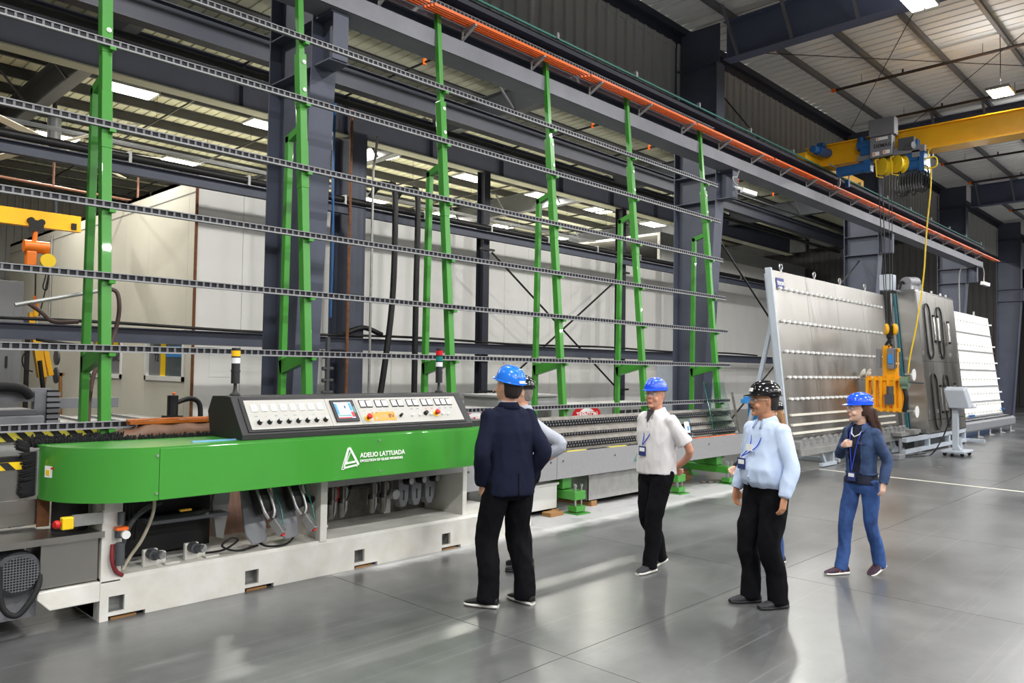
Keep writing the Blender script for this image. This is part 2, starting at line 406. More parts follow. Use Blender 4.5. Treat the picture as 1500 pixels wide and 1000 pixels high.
# near-bay high-bay fixtures
def fixture(x, y, z, zr, label, lens, sx, sy, grp, cord=True, group=None):
    t = thing('high_bay_light', label, 'light', (x, y, z), group)
    obj('housing', MB().bx(x-sx/2, x+sx/2, y-sy/2, y+sy/2, z+.012, z+.075).bx(x-.12, x+.12, y-.1, y+.1, z+.07, z+.14), 'greypaint', t, bevel=.01)
    for s in (-.5, .5): obj('lens', MB().bx(x-sx*.46, x+sx*.46, y+s*sy*.48-sy*.2, y+s*sy*.48+sy*.2, z, z+.016), lens, t)
    if cord: obj('cord', MB().tube(cat3([(x, y, z+.13), (x+.03, y, z+.25), (x-.015, y, z+.34), (x+.01, y, z+.6), (x, y, zr)]), .008, 5), 'black', t)
    else: obj('hanger', MB().cyl((x-.3, y, z+.07), (x-.3, y, zr), .006, n=5).cyl((x+.3, y, z+.07), (x+.3, y, zr), .006, n=5), 'black', t)
    return t
for x, y in RB_LIGHTS:
    vis = y > 3 and x > 10
    lb = 'bright rectangular high-bay light hanging in the crane hall'
    if (x, y) == (18.25, 3.75): lb = 'bright high-bay light on a cord above the yellow crane girder'
    if (x, y) == (12.95, 3.75): lb = 'bright high-bay light at the top edge, beside the big rafter'
    fixture(x, y, 7.66, rz(y)-.2, lb, 'lightlens', .62, .42, 0, True, 'high-bay lights of the crane hall')
# ------------------------------------------------ columns on the runway line
def column(X, label, zt=8.06):
    t = thing('steel_column', label, 'column', (X, 8.2, 0), 'tapered steel columns along the crane runway')
    def ny(z): return 7.75 if z > 5.3 else 8.1-.35*z/5.3
    yf = 8.68
    w_ = [(X-.008, ny(0), .02), (X-.008, yf, .02), (X-.008, yf, 8.9), (X-.008, 7.75, 8.9), (X-.008, 7.75, 5.3)]
    obj('web', MB().prism(w_, (.016, 0, 0)), 'steelblue', t)
    obj('near_flange', MB().prism([(X-.16, ny(0), .02), (X-.16, ny(0)-.02, .02), (X-.16, 7.73, 5.3), (X-.16, 7.73, 8.06), (X-.16, 7.75, 8.06), (X-.16, 7.75, 5.3)], (.32, 0, 0)), 'steelblue', t)
    obj('far_flange', MB().bx(X-.16, X+.16, yf, yf+.02, .02, 8.9), 'steelblue', t)
    obj('base_plate', MB().bx(X-.22, X+.22, 7.98, 8.78, 0, .022), 'steelblue', t)
    for z in (5.28, 5.82, 7.1, 8.08): obj('stiffener', MB().bx(X-.155, X+.155, 7.75, 8.68, z-.008, z+.008), 'steelblue', t)
    c = obj('corbel', MB().bx(X-.008, X+.008, 7.42, 7.74, 5.3, 5.82), 'steelblue', t)
    obj('corbel_flange', MB().bx(X-.13, X+.13, 7.4, 7.74, 5.82, 5.84).bx(X-.13, X+.13, 7.42, 7.74, 5.28, 5.3).bx(X-.1, X+.1, 7.4, 7.416, 5.3, 5.82), 'steelblue', c)
    return t
clab = ['tapered grey-blue steel column out of frame on the left', 'grey-blue steel column behind the second green post from the left', 'grey-blue steel column behind the rightmost green post',
        'grey-blue steel column rising behind the stainless tilt table', 'grey-blue steel column behind the white roller table, near the runway end', 'tall grey-blue steel column at the right edge by the blue panel', 'farthest grey-blue column past the right edge']
for X, lb in list(zip(FRX, clab))[1:6]: column(X, lb)
# ------------------------------------------------ crane runway beam with conductor bars
RY = 7.52
t = thing('crane_runway', 'long grey steel crane runway beam carrying orange conductor bars', 'crane runway', (13.98, RY, 5.84))
obj('beam', MB().bx(-4.3, 32.75, RY-.01, RY+.01, 5.88, 6.6).bx(-4.3, 32.75, RY-.18, RY+.18, 6.57, 6.6), 'steelblue', t)
obj('bottom_flange', MB().bx(-4.3, 32.75, RY-.18, RY+.18, 5.85, 5.88).bx(-4.3, 32.75, RY-.19, RY-.17, 5.85, 6.06), 'beamgrey', t)
obj('support_channel', MB().bx(-4.3, 32.75, 7.36, 7.5, 6.24, 6.26).bx(-4.3, 32.75, 7.355, 7.37, 6.19, 6.26), 'beamgrey', t)
obj('cap_channel', MB().bx(-4.3, 32.75, RY-.24, RY+.24, 6.595, 6.61).bx(-4.3, 32.75, RY-.24, RY-.228, 6.53, 6.61), 'steeldark', t)
obj('crane_rail', MB().bx(-4.3, 32.5, RY-.03, RY+.03, 6.61, 6.69), 'steeldark', t)
for i, z in enumerate((6.27, 6.265, 6.26, 6.255)):
    y = 7.31 - i*.066
    b = MB()
    for x0 in [k*3.05-3.2 for k in range(12)]: b.bx(x0, x0+2.98, y-.014, y+.014, z-.006*i-.012, z-.006*i+.022)
    b.bx(33.3, 34.2, y-.014, y+.014, z-.006*i-.012, z-.006*i+.022)
    obj('conductor_bar', b, 'orange', t)
for k in range(27):
    x = -2.6+1.32*k
    if x > 33: break
    b = MB().beam((x, 7.36, 6.08), (x, 7.12, 6.2), .02, .03).bx(x-.015, x+.015, 7.1, 7.36, 6.2, 6.225).bx(x-.015, x+.015, 7.345, 7.362, 6.05, 6.225)
    obj('bar_bracket', b, 'greypaint', t)
obj('cable_rope', MB().tube([(-4.3, 7.36, 6.72), (32.7, 7.36, 6.7)], .02, 6), 'sealgreen', t)
for k in range(18): obj('rope_clip', MB().bx(k*2.0-1.5-.02, k*2.0-1.5+.03, 7.33, 7.39, 6.7, 6.79), 'galv', t)
# ------------------------------------------------ far (left) bay: roof, jack beam, girts, columns
DL = 9.75
lr = sempty('ceiling', 'pale ribbed roof deck of the far bay with dark purlins'); lr.name = 'ceiling_far'
pr = []
for i in range(3):
    x = i*.305; pr += [(x, 0), (x+.23, 0), (x+.24, .05), (x+.27, .05), (x+.28, 0)]
pr.append((.915, 0)); vs = []; fs = []
Ll = YL-YW
for x, h in pr: vs += [(x, 0, h), (x, Ll, h-Ll*.008)]
for i in range(len(pr)-1): fs.append((2*i, 2*i+2, 2*i+3, 2*i+1))
lme = withmat(MB().add(vs, fs).mesh('deck_panel'), 'deckleft')
for i in range(int((XB-XA)/.915)+1): inst('deck_panel', lme, lr, (XA+i*.915, YW, DL))
pl = withmat(MB().bx(0, XB-XA, -.004, .004, -.26, 0).bx(0, XB-XA, -.09, .004, -.008, 0).bx(0, XB-XA, -.004, .09, -.26, -.25).mesh('purlin'), 'purlindark')
y = 9.9
while y < YL:
    inst('purlin', pl, lr, (XA, y, DL-(y-YW)*.008-.004)); y += 1.52
for X in (-3.2, 5.9, 15.0, 24.1, 33.2, 42.3):
    b = rafter('rafter', X, 8.75, 17.9, 8.82, 9.5, -.08, 'darkgrey', lr); rafter('rafter', X, 18.1, YL, 8.6, 9.4, -.15, 'darkgrey', lr)
    for y in (11.4, 14.4, 20.5, 23.6, 26.6, 29.7): obj('flange_brace', MB().beam((X-.1, y, 8.86 if y < 18 else 8.65), (X-.8, y, DL-.3), .05, .05), 'purlin', lr)
    obj('flange_brace', MB().beam((X+.1, 12.9, 8.86), (X+.8, 12.9, DL-.3), .05, .05), 'purlin', lr)
# sprinkler and rods in the far bay
for X in (1.0, 8.8, 11.7, 18.2, 21.2, 27.2, 30.2):
    p = obj('sprinkler_pipe', MB().tube([(X, 9.3, 9.2), (X, 17.6, 9.12)], .03, 6).tube([(X, 18.6, 8.9), (X, 33, 8.75)], .03, 6), 'black', lr)
    for y in (10.6, 13.8, 16.6, 19.8, 22.8, 25.9, 29): obj('hanger_rod', MB().cyl((X, y, 8.9), (X, y, DL-.15), .006, n=5), 'black', p)
    obj('sprinkler_head', MB().cyl((X, 14.3, 9.1), (X, 14.3, 9.24), .045, n=8), 'orange', p)
for y, z in ((22.4, 7.9), (24.8, 7.7)):
    obj('conduit_run', MB().tube([(-4, y, z+.05), (33, y, z)], .018, 6).tube([(-4, y+.15, z+.05), (33, y+.15, z)], .018, 6).tube([(-4, y+.3, z+.05), (33, y+.3, z)], .015, 6), 'darkgrey', lr)
pk = obj('sprinkler_main', MB().tube([(-4, 23.5, 6.9), (9.2, 23.5, 6.55)], .035, 8).cyl((6.4, 23.5, 6.6), (6.4, 23.5, 7.5), .03).cyl((8.6, 23.5, 6.55), (8.6, 23.5, 7.5), .03).cyl((3.5, 23.5, 6.7), (3.5, 23.5, 7.6), .03), 'copperpipe', lr, smooth=40)
for i, (x, y) in enumerate(LB_LIGHTS):
    ordn = ('first', 'second', 'third', 'fourth', 'fifth', 'sixth', 'seventh', 'eighth', 'ninth')[i % 9]
    lab = 'flat bright light panel under the far roof, %s from the left in its %s row' % (ordn, 'nearer' if y < 25 else 'farther')
    fixture(x, y, 8.9 if y > 19 else 8.95, DL-.3, lab, 'lightlensleft', 1.3, .75, 0, False, 'flat light panels under the far bay roof')
for i, (x, y) in enumerate(MID_LIGHTS):  # invented housings for the added lamps behind the runway
    t = thing('fill_light', 'round pendant light added behind the runway, %s from the left' % ('first', 'second', 'third', 'fourth', 'fifth', 'sixth', 'seventh')[i], 'light', (x, y, 8.75), 'pendant lights added behind the crane runway')
    obj('housing', MB().lathe([(0, .25), (.1, .25), (.14, .1), (.26, .02), (.26, 0), (0, .0)], (x, y, 8.76), n=16), 'greypaint', t, smooth=40); obj('lens', MB().cyl((x, y, 8.745), (x, y, 8.757), .22, n=16), 'lightlensleft', t); obj('hanger', MB().cyl((x, y, 9.0), (x, y, 9.5), .008, n=5), 'black', t)
# jack beam on the second column line
Y2 = 18.0
t = thing('jack_beam', 'deep dark navy beam spanning the far bay under its roof', 'beam', (10, Y2, 8.14))
obj('web', MB().bx(-6, 40, Y2-.01, Y2+.01, 8.17, 9.2), 'steeldark', t); obj('bottom_flange', MB().bx(-6, 40, Y2-.2, Y2+.2, 8.14, 8.17), 'deckleft', t); obj('top_flange', MB().bx(-6, 40, Y2-.2, Y2+.2, 9.2, 9.23), 'steeldark', t)
for k in range(12): obj('web_stiffener', MB().bx(-3.2+k*3.03-.008, -3.2+k*3.03+.008, Y2-.18, Y2-.01, 8.17, 9.2), 'steeldark', t)
# second-line crane runway + pipes (dark) between the lines
t = thing('far_bay_runway', 'dark steel beam with pipes running below the far bay roof', 'beam', (10, 14.2, 7.8))
obj('beam', MB().ibeam((-6, 14.2, 8.12), (40, 14.2, 8.12), .28, .5, .012, .02), 'steeldark', t)
obj('pipe', MB().tube([(-6, 15.4, 8.05), (40, 15.4, 8.05)], .07, 10), 'black', t, smooth=50)
obj('pipe', MB().tube([(-6, 15.9, 8.3), (40, 15.9, 8.3)], .045, 8), 'black', t, smooth=50)
obj('pipe', MB().tube([(-6, 13.5, 8.3), (40, 13.5, 8.3)], .045, 8), 'black', t, smooth=50)
# second-line columns
def col2(X, label, wd=.3, dp=.34, m='steeldark', top=8.14):
    t = thing('inner_column', label, 'column', (X, Y2-.2, 0), 'columns in front of the white enclosure')
    obj('web', MB().bx(X-.008, X+.008, Y2-.2-dp/2, Y2-.2+dp/2, .02, top), m, t)
    obj('flange', MB().bx(X-wd/2, X+wd/2, Y2-.2-dp/2-.018, Y2-.2-dp/2, .02, top), m, t); obj('flange', MB().bx(X-wd/2, X+wd/2, Y2-.2+dp/2, Y2-.2+dp/2+.018, .02, top), m, t)
    obj('base_plate', MB().bx(X-wd*.8, X+wd*.8, Y2-.2-dp*.8, Y2-.2+dp*.8, 0, .025), m, t)
    return t
col2(12.0, 'wide dark column with conduits right of the second green post', .5, .9, 'steelblue')
tc = col2(17.1, 'slim dark column left of the X-brace, before the white wall', .26, .3)
tc2 = col2(24.5, 'slim dark column right of the X-brace, before the white wall', .26, .3)
for q, X in ((tc, 17.1), (tc2, 24.5)):
    for z in (1.1, 5.6): obj('clamp_plate', MB().bx(X-.32, X+.32, Y2-.42, Y2-.38, z, z+.07), 'black', q)
col2(28.9, 'dark column just left of the second runway column', .4, .4)
obj('conduit', MB().tube([(12.3, Y2-.9, .3), (12.3, Y2-.9, 7.2), (12.34, Y2-.9, 7.4), (12.42, Y2-.9, 8.1)], .035, 8), 'galv', bpy.data.objects['inner_column'], smooth=50)
obj('rusty_pipe', MB().tube([(11.55, Y2-.95, .2), (11.55, Y2-.95, 8.6)], .04, 8), 'rust', bpy.data.objects['inner_column'], smooth=50)
obj('blue_hose', MB().tube(cat3([(11.0, Y2-1.0, 3.1), (11.02, Y2-1.0, 5), (10.98, Y2-1, 7), (11.0, Y2-1, 8.6)]), .035, 6), 'blue', bpy.data.objects['inner_column'], smooth=50)
obj('valve_manifold', MB().bx(10.9, 10.98, Y2-1.05, Y2-.95, .9, 2.6).cyl((10.8, Y2-1, 1.2), (11.1, Y2-1, 1.2), .05).cyl((10.8, Y2-1, 1.5), (11.1, Y2-1, 1.5), .05).cyl((10.8, Y2-1, 1.8), (11.1, Y2-1, 1.8), .05).cyl((10.8, Y2-1, 2.1), (11.1, Y2-1, 2.1), .05), 'darkgrey', bpy.data.objects['inner_column'])
# girts on the second line
def girt(name, label, z, h, extra=None):
    t = thing(name, label, 'girt', (10, Y2-.62, z))
    obj('channel', MB().bx(-6, 40, Y2-.6, Y2-.59, z, z+h).bx(-6, 40, Y2-.66, Y2-.5, z-.0, z+.02).bx(-6, 40, Y2-.72, Y2-.5, z+h-.02, z+h), 'steelblue', t)
    return t
g1 = girt('wall_girt', 'long grey-blue girt with black cables across the white wall', 2.3, .32)
obj('cable', MB().tube(cat3([(-6+i*2.4, Y2-.74, 2.68+.03*math.sin(i*1.7)) for i in range(18)]), .035, 6), 'black', g1, smooth=60)
obj('cable', MB().tube(cat3([(4.5, Y2-.74, 2.3), (6, Y2-.74, 2.16), (8, Y2-.74, 2.22), (9.6, Y2-.74, 2.12), (11, Y2-.74, 2.24)]), .03, 6), 'black', g1, smooth=60)
obj('cable_bundle', MB().tube(cat3([(11.6, Y2-.74, 2.72), (12.2, Y2-.74, 2.9), (12.8, Y2-.74, 2.74)]), .07, 7), 'black', g1, smooth=60)
g2 = girt('wall_girt', 'high grey-blue girt with a fat black pipe on top', 5.9, .24)
obj('pipe', MB().tube([(-6, Y2-.68, 6.25), (40, Y2-.68, 6.25)], .09, 10), 'black', g2, smooth=50)
for k in range(14): obj('pipe_bracket', MB().bx(-2+k*2.7, -1.94+k*2.7, Y2-.78, Y2-.58, 6.12, 6.36), 'galv', g2)
# two black riser pipes with elbows
for X, lb, dx in ((12.75, 'bent black riser pipe, left one of the pair by the dark column', -.55), (13.55, 'bent black riser pipe, right one of the pair by the dark column', 0)):
    o = tag(obj('riser_pipe', MB().tube(cat3([(X-.25, Y2-.5, 6.5), (X-.1, Y2-.66, 6.82), (X+.1, Y2-.85, 6.85), (X+.25, Y2-.95, 6.6), (X+.25, Y2-.95, 4), (X+.25+dx*.4, Y2-.95, 2.0), (X+.25+dx, Y2-.95, .02)], 5), .085, 10), 'black', smooth=60), lb, 'pipe', 'black riser pipes')
# X-brace on the second line
t = thing('cross_brace', 'thin dark diagonal rods crossing in an X before the white wall', 'brace', (20.8, Y2-.3, 0))
obj('brace_rod', MB().tube([(17.25, Y2-.46, 5.55), (24.35, Y2-.46, .95)], .035, 7), 'black', t); obj('brace_rod', MB().tube([(17.25, Y2-.42, .95), (24.35, Y2-.42, 5.55)], .035, 7), 'black', t)
t = thing('tie_rod', 'long dark diagonal rod between column and stainless tilt table', 'brace', (14.1, 8.3, 0))
obj('rod', MB().tube([(14.1, 8.2, 5.1), (18.9, 8.2, 2.0), (22.9, 8.2, .1)], .022, 7), 'black', t); obj('rod', MB().tube([(22.9, 8.24, 5.1), (14.1, 8.24, .1)], .022, 7), 'black', t)
t = thing('tie_rod', 'dark brace rod in front of the ribbed upper siding', 'brace', (14.1, 8.4, 8.6))
obj('rod', MB().tube([(14.2, 8.35, 8.2), (19.3, 8.35, 6.5)], .018, 6), 'black', t)
obj('rod', MB().tube([(15.2, 8.4, 6.75), (22.9, 8.4, 7.35)], .014, 6), 'black', t)
# ------------------------------------------------ white enclosure (rooms inside the far bay)
EX, EY = 8.35, 18.9
def enclosure(name, label, x0, x1, z1, pw, m):
    e = sempty(name, label); n = int(round((x1-x0)/pw)); q = (x1-x0)/n
    me = withmat(MB().bx(.006, q-.006, 0, .12, 0, z1).mesh('wall_panel'), m)
    for i in range(n): inst('wall_panel', me, e, (x0+i*q, EY, 0))
    obj('panel_core', MB().bx(x0, x1, EY+.02, EY+.11, 0, z1-.01), 'galv', e)
    return e
wp = enclosure('wall_enclosure', 'white insulated panel wall of the enclosure behind the rack', EX, 28.9, 6.55, 1.2, 'whitepanel')
wp2 = enclosure('wall_enclosure_tall', 'taller pale panel wall right of the second runway column', 28.9, 44.0, 7.95, 1.2, 'whitepanel')
obj('cap_band', MB().bx(28.9, 44.0, EY-.03, EY+.0, 7.35, 7.97), 'greypaint', wp2)
obj('enclosure_roof', MB().bx(28.9, 44.0, EY+.12, 36, 7.85, 7.95), 'whitepanel', wp2)
obj('enclosure_side', MB().bx(43.9, 44.0, EY+.12, 36, 0, 7.9), 'whitepanel', wp2)
we = sempty('wall_enclosure_side', 'cream panel wall with observation windows, receding on the left')
WINS = [(19.4, 21.9, 1.42, 2.72), (23.6, 26.2, 1.42, 2.72)]
ye = EY+.12; yy = ye
def sidepan(y0, y1, z0, z1): obj('wall_panel', MB().bx(EX, EX+.12, y0+.005, y1-.005, z0, z1), 'creampanel', we)
zt = 6.55
segs = [(ye, 19.4), (21.9, 23.6), (26.2, 29.4), (29.4, 32.6), (32.6, 36.0)]
for a, b_ in segs: sidepan(a, b_, 0, zt)
for (a, b_, z0, z1) in WINS: sidepan(a, b_, 0, z0); sidepan(a, b_, z1, zt)
obj('enclosure_roof', MB().bx(EX, 28.9, ye, 36, 6.45, 6.55), 'creampanel', we)
obj('seam_trim', MB().bx(EX-.01, EX, ye, 36, 6.15, 6.17), 'greypaint', we)
obj('corner_pipe', MB().tube([(EX-.05, EY-.06, .1), (EX-.05, EY-.06, 6.6)], .04, 8), 'rust', we, smooth=50)
obj('conduit', MB().tube([(EX-.05, 30.4, 2.8), (EX-.05, 30.4, 6.3)], .04, 8).bx(EX-.1, EX, 30.3, 30.5, 2.6, 2.95), 'galv', we)
for i, (a, b_, z0, z1) in enumerate(WINS):
    w_ = struct('window_%d' % (i+1), MB().bx(EX-.03, EX+.12, a, a+.12, z0, z1).bx(EX-.03, EX+.12, b_-.12, b_, z0, z1).bx(EX-.03, EX+.12, a, b_, z0, z0+.12).bx(EX-.03, EX+.12, a, b_, z1-.1, z1), 'white', 'observation window in the cream wall, %s' % ('nearest the corner' if i == 0 else 'farther one behind the first green post'))
    obj('pane', MB().bx(EX+.06, EX+.075, a+.11, b_-.11, z0+.1, z1-.09), 'windowglass', w_)
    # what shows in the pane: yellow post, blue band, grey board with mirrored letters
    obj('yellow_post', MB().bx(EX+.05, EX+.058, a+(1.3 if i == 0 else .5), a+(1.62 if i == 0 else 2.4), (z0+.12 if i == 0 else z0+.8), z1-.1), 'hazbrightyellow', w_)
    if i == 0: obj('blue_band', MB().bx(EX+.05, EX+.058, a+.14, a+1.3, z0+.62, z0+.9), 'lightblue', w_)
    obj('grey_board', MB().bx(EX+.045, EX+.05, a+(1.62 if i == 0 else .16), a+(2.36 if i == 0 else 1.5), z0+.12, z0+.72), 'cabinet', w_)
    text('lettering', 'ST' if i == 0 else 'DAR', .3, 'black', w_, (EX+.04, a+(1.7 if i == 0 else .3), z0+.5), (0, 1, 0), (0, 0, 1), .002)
obj('notice', MB().bx(8.75, 9.3, EY-.012, EY, 1.55, 2.15), 'paperwhite', wp, label='small white notice on the wall')
# ================================================================ GREEN GLASS RACK BEHIND THE EDGING LINE
def ry(z): return 6.87+(z-1.35)*.082
rack = thing('glass_rack', 'tall leaning green rack of posts and black roller rails above the machine', 'glass rack', (7.4, 7.1, 0))
POSTX = [2.33, 4.25, 6.2, 8.24, 10.22, 12.5]
RZ = [1.35, 1.98, 2.59, 3.2, 3.9, 4.63, 5.3, 6.37]
sl_ = V(0, .082, 1).normalized()
for X in POSTX:
    def pt(z, off=0): return V(X, ry(z)+.07+off, z)
    p = obj('post', MB().beam(pt(.35), pt(5.12), .082, .09, (0, 1, 0)), 'green', rack, bevel=.006)
    obj('post_extension', MB().beam(pt(5.1), pt(6.33), .062, .065, (0, 1, 0)), 'green', p)
    obj('sleeve', MB().beam(pt(4.55), pt(5.14), .09, .1, (0, 1, 0)), 'green', p, bevel=.004)
    obj('sleeve', MB().beam(pt(3.7), pt(4.2), .088, .098, (0, 1, 0)), 'green', p, bevel=.004)
    for z in (4.75, 5.05): obj('bolt', MB().lathe([(.0, 0), (.022, 0), (.022, .008), (.012, .008), (.01, .016), (0, .016)], pt(z)+V(.01, -.051, 0), (0, -1, .08), 10), 'white', p)
    obj('back_leg', MB().beam((X, 7.43, 4.3), (X, 7.48, .02), .064, .07, (0, 1, 0)), 'green', rack, bevel=.005)
    obj('top_strut', MB().beam((X, 7.46, 4.26), pt(4.34, .02), .064, .075), 'green', rack)
    obj('cross_strut', MB().beam((X, 7.47, 1.84), pt(1.96, .02), .064, .14), 'green', rack)
    obj('foot_plate', MB().bx(X-.1, X+.1, 7.36, 7.58, 0, .02), 'green', rack)
    for z in RZ:
        zz = z-.05
        obj('rail_stub', MB().cyl(V(X+.03, ry(zz)+.06, zz), V(X+.03, ry(zz)-.0, zz+.005), .022, n=10).bx(X+.005, X+.055, ry(zz)-.03, ry(zz)+.02, zz-.012, zz+.015), 'green', rack, smooth=40)
X0R, X1R = 1.0, 12.9
rollme = withmat(MB().bx(-.009, .009, -.022, .0, -.018, .024).mesh('roller'), 'railgrey')
for k, z in enumerate(RZ):
    y = ry(z); xe = X1R + (0 if z > 1.4 else -.1)
    r = obj('rail', MB().bx(X0R, xe, y-.022, y+.022, z-.03, z-.017).bx(X0R, xe, y-.022, y-.012, z+.024, z+.031).bx(X0R, xe, y+.012, y+.024, z-.03, z+.031), 'raillip', rack)
    obj('belt_core', MB().bx(X0R, xe, y-.008, y+.012, z-.014, z+.024), 'railblack', r)
    xs = [X0R+.035+.066*i for i in range(int((xe-X0R)/.066))]
    near = [x for x in xs if x > 1.5][:37]; rest = [x for x in xs if x not in near]
    lp = Vector((0, 0, 0)); q = r
    for x in near:
        o = bpy.data.objects.new('roller', rollme); put(o, r); o.location += V(x, y+.004, z)
    b = MB()
    for x in rest: b.bx(x-.009, x+.009, y-.018, y+.004, z-.018, z+.024)
    tag(obj('roller_chain', b, 'railgrey', r), kind='stuff')
# ================================================================ EDGING MACHINE
edg = thing('glass_edging_machine', 'long white-based glass edging machine with bright green hood', 'machine', (4.1, 6.4, 0))
# base with forklift pockets
def plate_holes(mb, x0, x1, z0, z1, y0, y1, holes):
    xs = sorted({x0, x1, *[h[0] for h in holes], *[h[1] for h in holes]}); zs = sorted({z0, z1, *[h[2] for h in holes], *[h[3] for h in holes]})
    for i in range(len(xs)-1):
        for j in range(len(zs)-1):
            cx, cz = (xs[i]+xs[i+1])/2, (zs[j]+zs[j+1])/2
            if any(h[0] < cx < h[1] and h[2] < cz < h[3] for h in holes): continue
            mb.bx(xs[i], xs[i+1], y0, y1, zs[j], zs[j+1])
PK = [(2.09, 2.2), (3.14, 3.26), (4.21, 4.32), (5.27, 5.385)]
holes = [(a, b, .055, .17) for a, b in PK] + [(a+.0, a+.26, -.01, .03) for a, b in PK]
b = MB(); plate_holes(b, 2.03, 6.3, 0, .285, 6.02, 6.06, holes)
b.prism([(2.03, 6.02, .285), (2.03, 6.045, .31), (2.03, 6.9, .31), (2.03, 6.9, .27), (2.03, 6.06, .27)], (4.27, 0, 0)).bx(2.03, 6.3, 6.86, 6.9, 0, .3).bx(2.03, 2.06, 6.06, 6.86, 0, .3).bx(6.26, 6.3, 6.06, 6.86, 0, .3)
base = obj('base', b, 'basewhite', edg)
for a, c in PK:
    obj('fork_pocket', MB().bx(a-.01, c+.01, 6.12, 6.13, .04, .18).bx(a-.012, a, 6.05, 6.12, .04, .18).bx(c, c+.012, 6.05, 6.12, .04, .18).bx(a, c, 6.05, 6.12, .045, .055), 'galv', base)
    obj('shim', MB().bx(a+.02, a+.2, 6.03, 6.12, 0, .014), 'wood', base)
obj('base_post', MB().bx(2.03, 2.17, 6.02, 6.14, .27, .92).bx(2.03, 2.06, 6.14, 6.6, .0, .92), 'basewhite', edg, bevel=.006)
obj('base_post', MB().bx(3.84, 3.91, 6.02, 6.1, .3, .95).bx(3.87, 3.9, 6.1, 6.66, .3, .95), 'basewhite', edg, bevel=.005)
obj('base_post', MB().bx(5.62, 5.68, 6.1, 6.75, .3, .95), 'basewhite', edg, bevel=.005)
obj('side_arm', MB().prism([(1.71, 6.02, .15), (2.03, 6.02, .15), (2.03, 6.02, .29), (1.63, 6.02, .285), (1.63, 6.02, .235)], (0, .3, 0)), 'basewhite', edg, bevel=.006)
obj('side_bracket', MB().bx(2.03, 2.1, 5.98, 6.04, .8, .93), 'basewhite', edg)
obj('back_panel', MB().bx(2.06, 3.87, 6.84, 6.86, .31, .95), 'copperbg', edg); obj('back_panel', MB().bx(3.9, 6.26, 6.72, 6.74, .31, .95), 'dirtysteel', edg)
# hood
hd = MB(); N = 14; ring = []
for i in range(N+1):
    a = math.pi/2*i/N; ring.append((2.3-.6*math.sin(a), 6.35-.63*math.cos(a)))
def shell(b, pts, z0, z1, th=.02):
    k = len(pts)
    for i in range(k-1):
        (xa, ya), (xb, yb) = pts[i], pts[i+1]
        da = V(2.3-xa, 6.35-ya, 0).normalized()*th if xa < 2.3 else V(0, th, 0); db = V(2.3-xb, 6.35-yb, 0).normalized()*th if xb < 2.3 else V(0, th, 0)
        A0, A1, B0, B1 = V(xa, ya, z0), V(xa, ya, z1), V(xb, yb, z0), V(xb, yb, z1)
        vs = [A0, B0, B1, A1, A0+da, B0+db, B1+db, A1+da]
        b.add(vs, [(1, 0, 3, 2), (4, 5, 6, 7), (0, 1, 5, 4), (3, 7, 6, 2)] + ([(0, 4, 7, 3)] if i == 0 else []) + ([(1, 2, 6, 5)] if i == k-2 else []))
shell(hd, ring, .88, 1.25); hood = obj('hood_end', hd, 'greenhood', edg, smooth=35)
front = obj('hood_front', MB().bx(2.304, 5.8, 5.72, 5.74, .88, 1.25), 'greenhood', edg, bevel=.003)
obj('hood_top', MB().prism([(x, y, 1.25) for x, y in ring] + [(1.7, 6.42, 1.25), (5.8, 6.42, 1.25), (5.8, 5.72, 1.25)], (0, 0, .012)), 'greenhood', edg)
for x, z in ((2.285, 1.2), (2.285, .93), (4.24, 1.2), (4.25, .925), (5.6, 1.2)): obj('screw', MB().cyl((x, 5.722, z), (x, 5.712, z), .01, n=8), 'alu', front)
obj('warning_label', MB().ob((1.726, 6.17, 1.085), (.02, -.052, 0), (.002, .001, 0), (0, 0, .04)), 'paperwhite', hood)
obj('warning_mark', MB().ob((1.715, 6.19, 1.08), (.006, -.016, 0), (.002, .001, 0), (0, 0, .018)), 'hazbrightyellow', hood); obj('warning_mark', MB().ob((1.732, 6.145, 1.112), (.006, -.014, 0), (.002, .001, 0), (0, 0, .006)), 'red', hood)
obj('end_strip', MB().bx(1.69, 1.715, 6.35, 6.4, .9, 1.22), 'galv', edg)
# bristle strips: many thin tufts
def brush(name, pts, ht, dr, n, parent, th=.012):
    b = MB(); pts = [V(p) for p in pts]; L = [0]
    for i in range(len(pts)-1): L.append(L[-1]+(pts[i+1]-pts[i]).length)
    for i in range(n):
        s_ = L[-1]*(i+.5)/n; j = max(q for q in range(len(L)-1) if L[q] <= s_); f = (s_-L[j])/(L[j+1]-L[j]); p = pts[j].lerp(pts[j+1], f)
        d = V(dr)*(ht*random.uniform(.85, 1.12)) + V(random.uniform(-.015, .015), random.uniform(-.02, .02), random.uniform(-.012, .012))
        b.tube([p, p+d*.6, p+d], [th*.5, th*.55, th*.3], 4)
    return tag(obj(name, b, 'blackbristle', parent), kind='stuff')
brush('brush_bristles', [(1.68, 6.42, 1.24), (2.2, 6.4, 1.24), (3.0, 6.36, 1.24)], .055, (0, -.15, 1), 240, edg, .016)
brush('brush_bristles', [(1.66, 6.47, 1.24), (2.3, 6.47, 1.24)], .075, (0, -.1, 1), 180, edg, .016)
brush('brush_bristles', [(1.69, 6.39, .9), (1.69, 6.39, 1.21)], .09, (-1, .1, -.1), 150, edg, .014)
brush('brush_bristles', [(1.66, 6.44, 1.2), (1.66, 6.44, 1.26)], .08, (-1, 0, .5), 50, edg, .014)
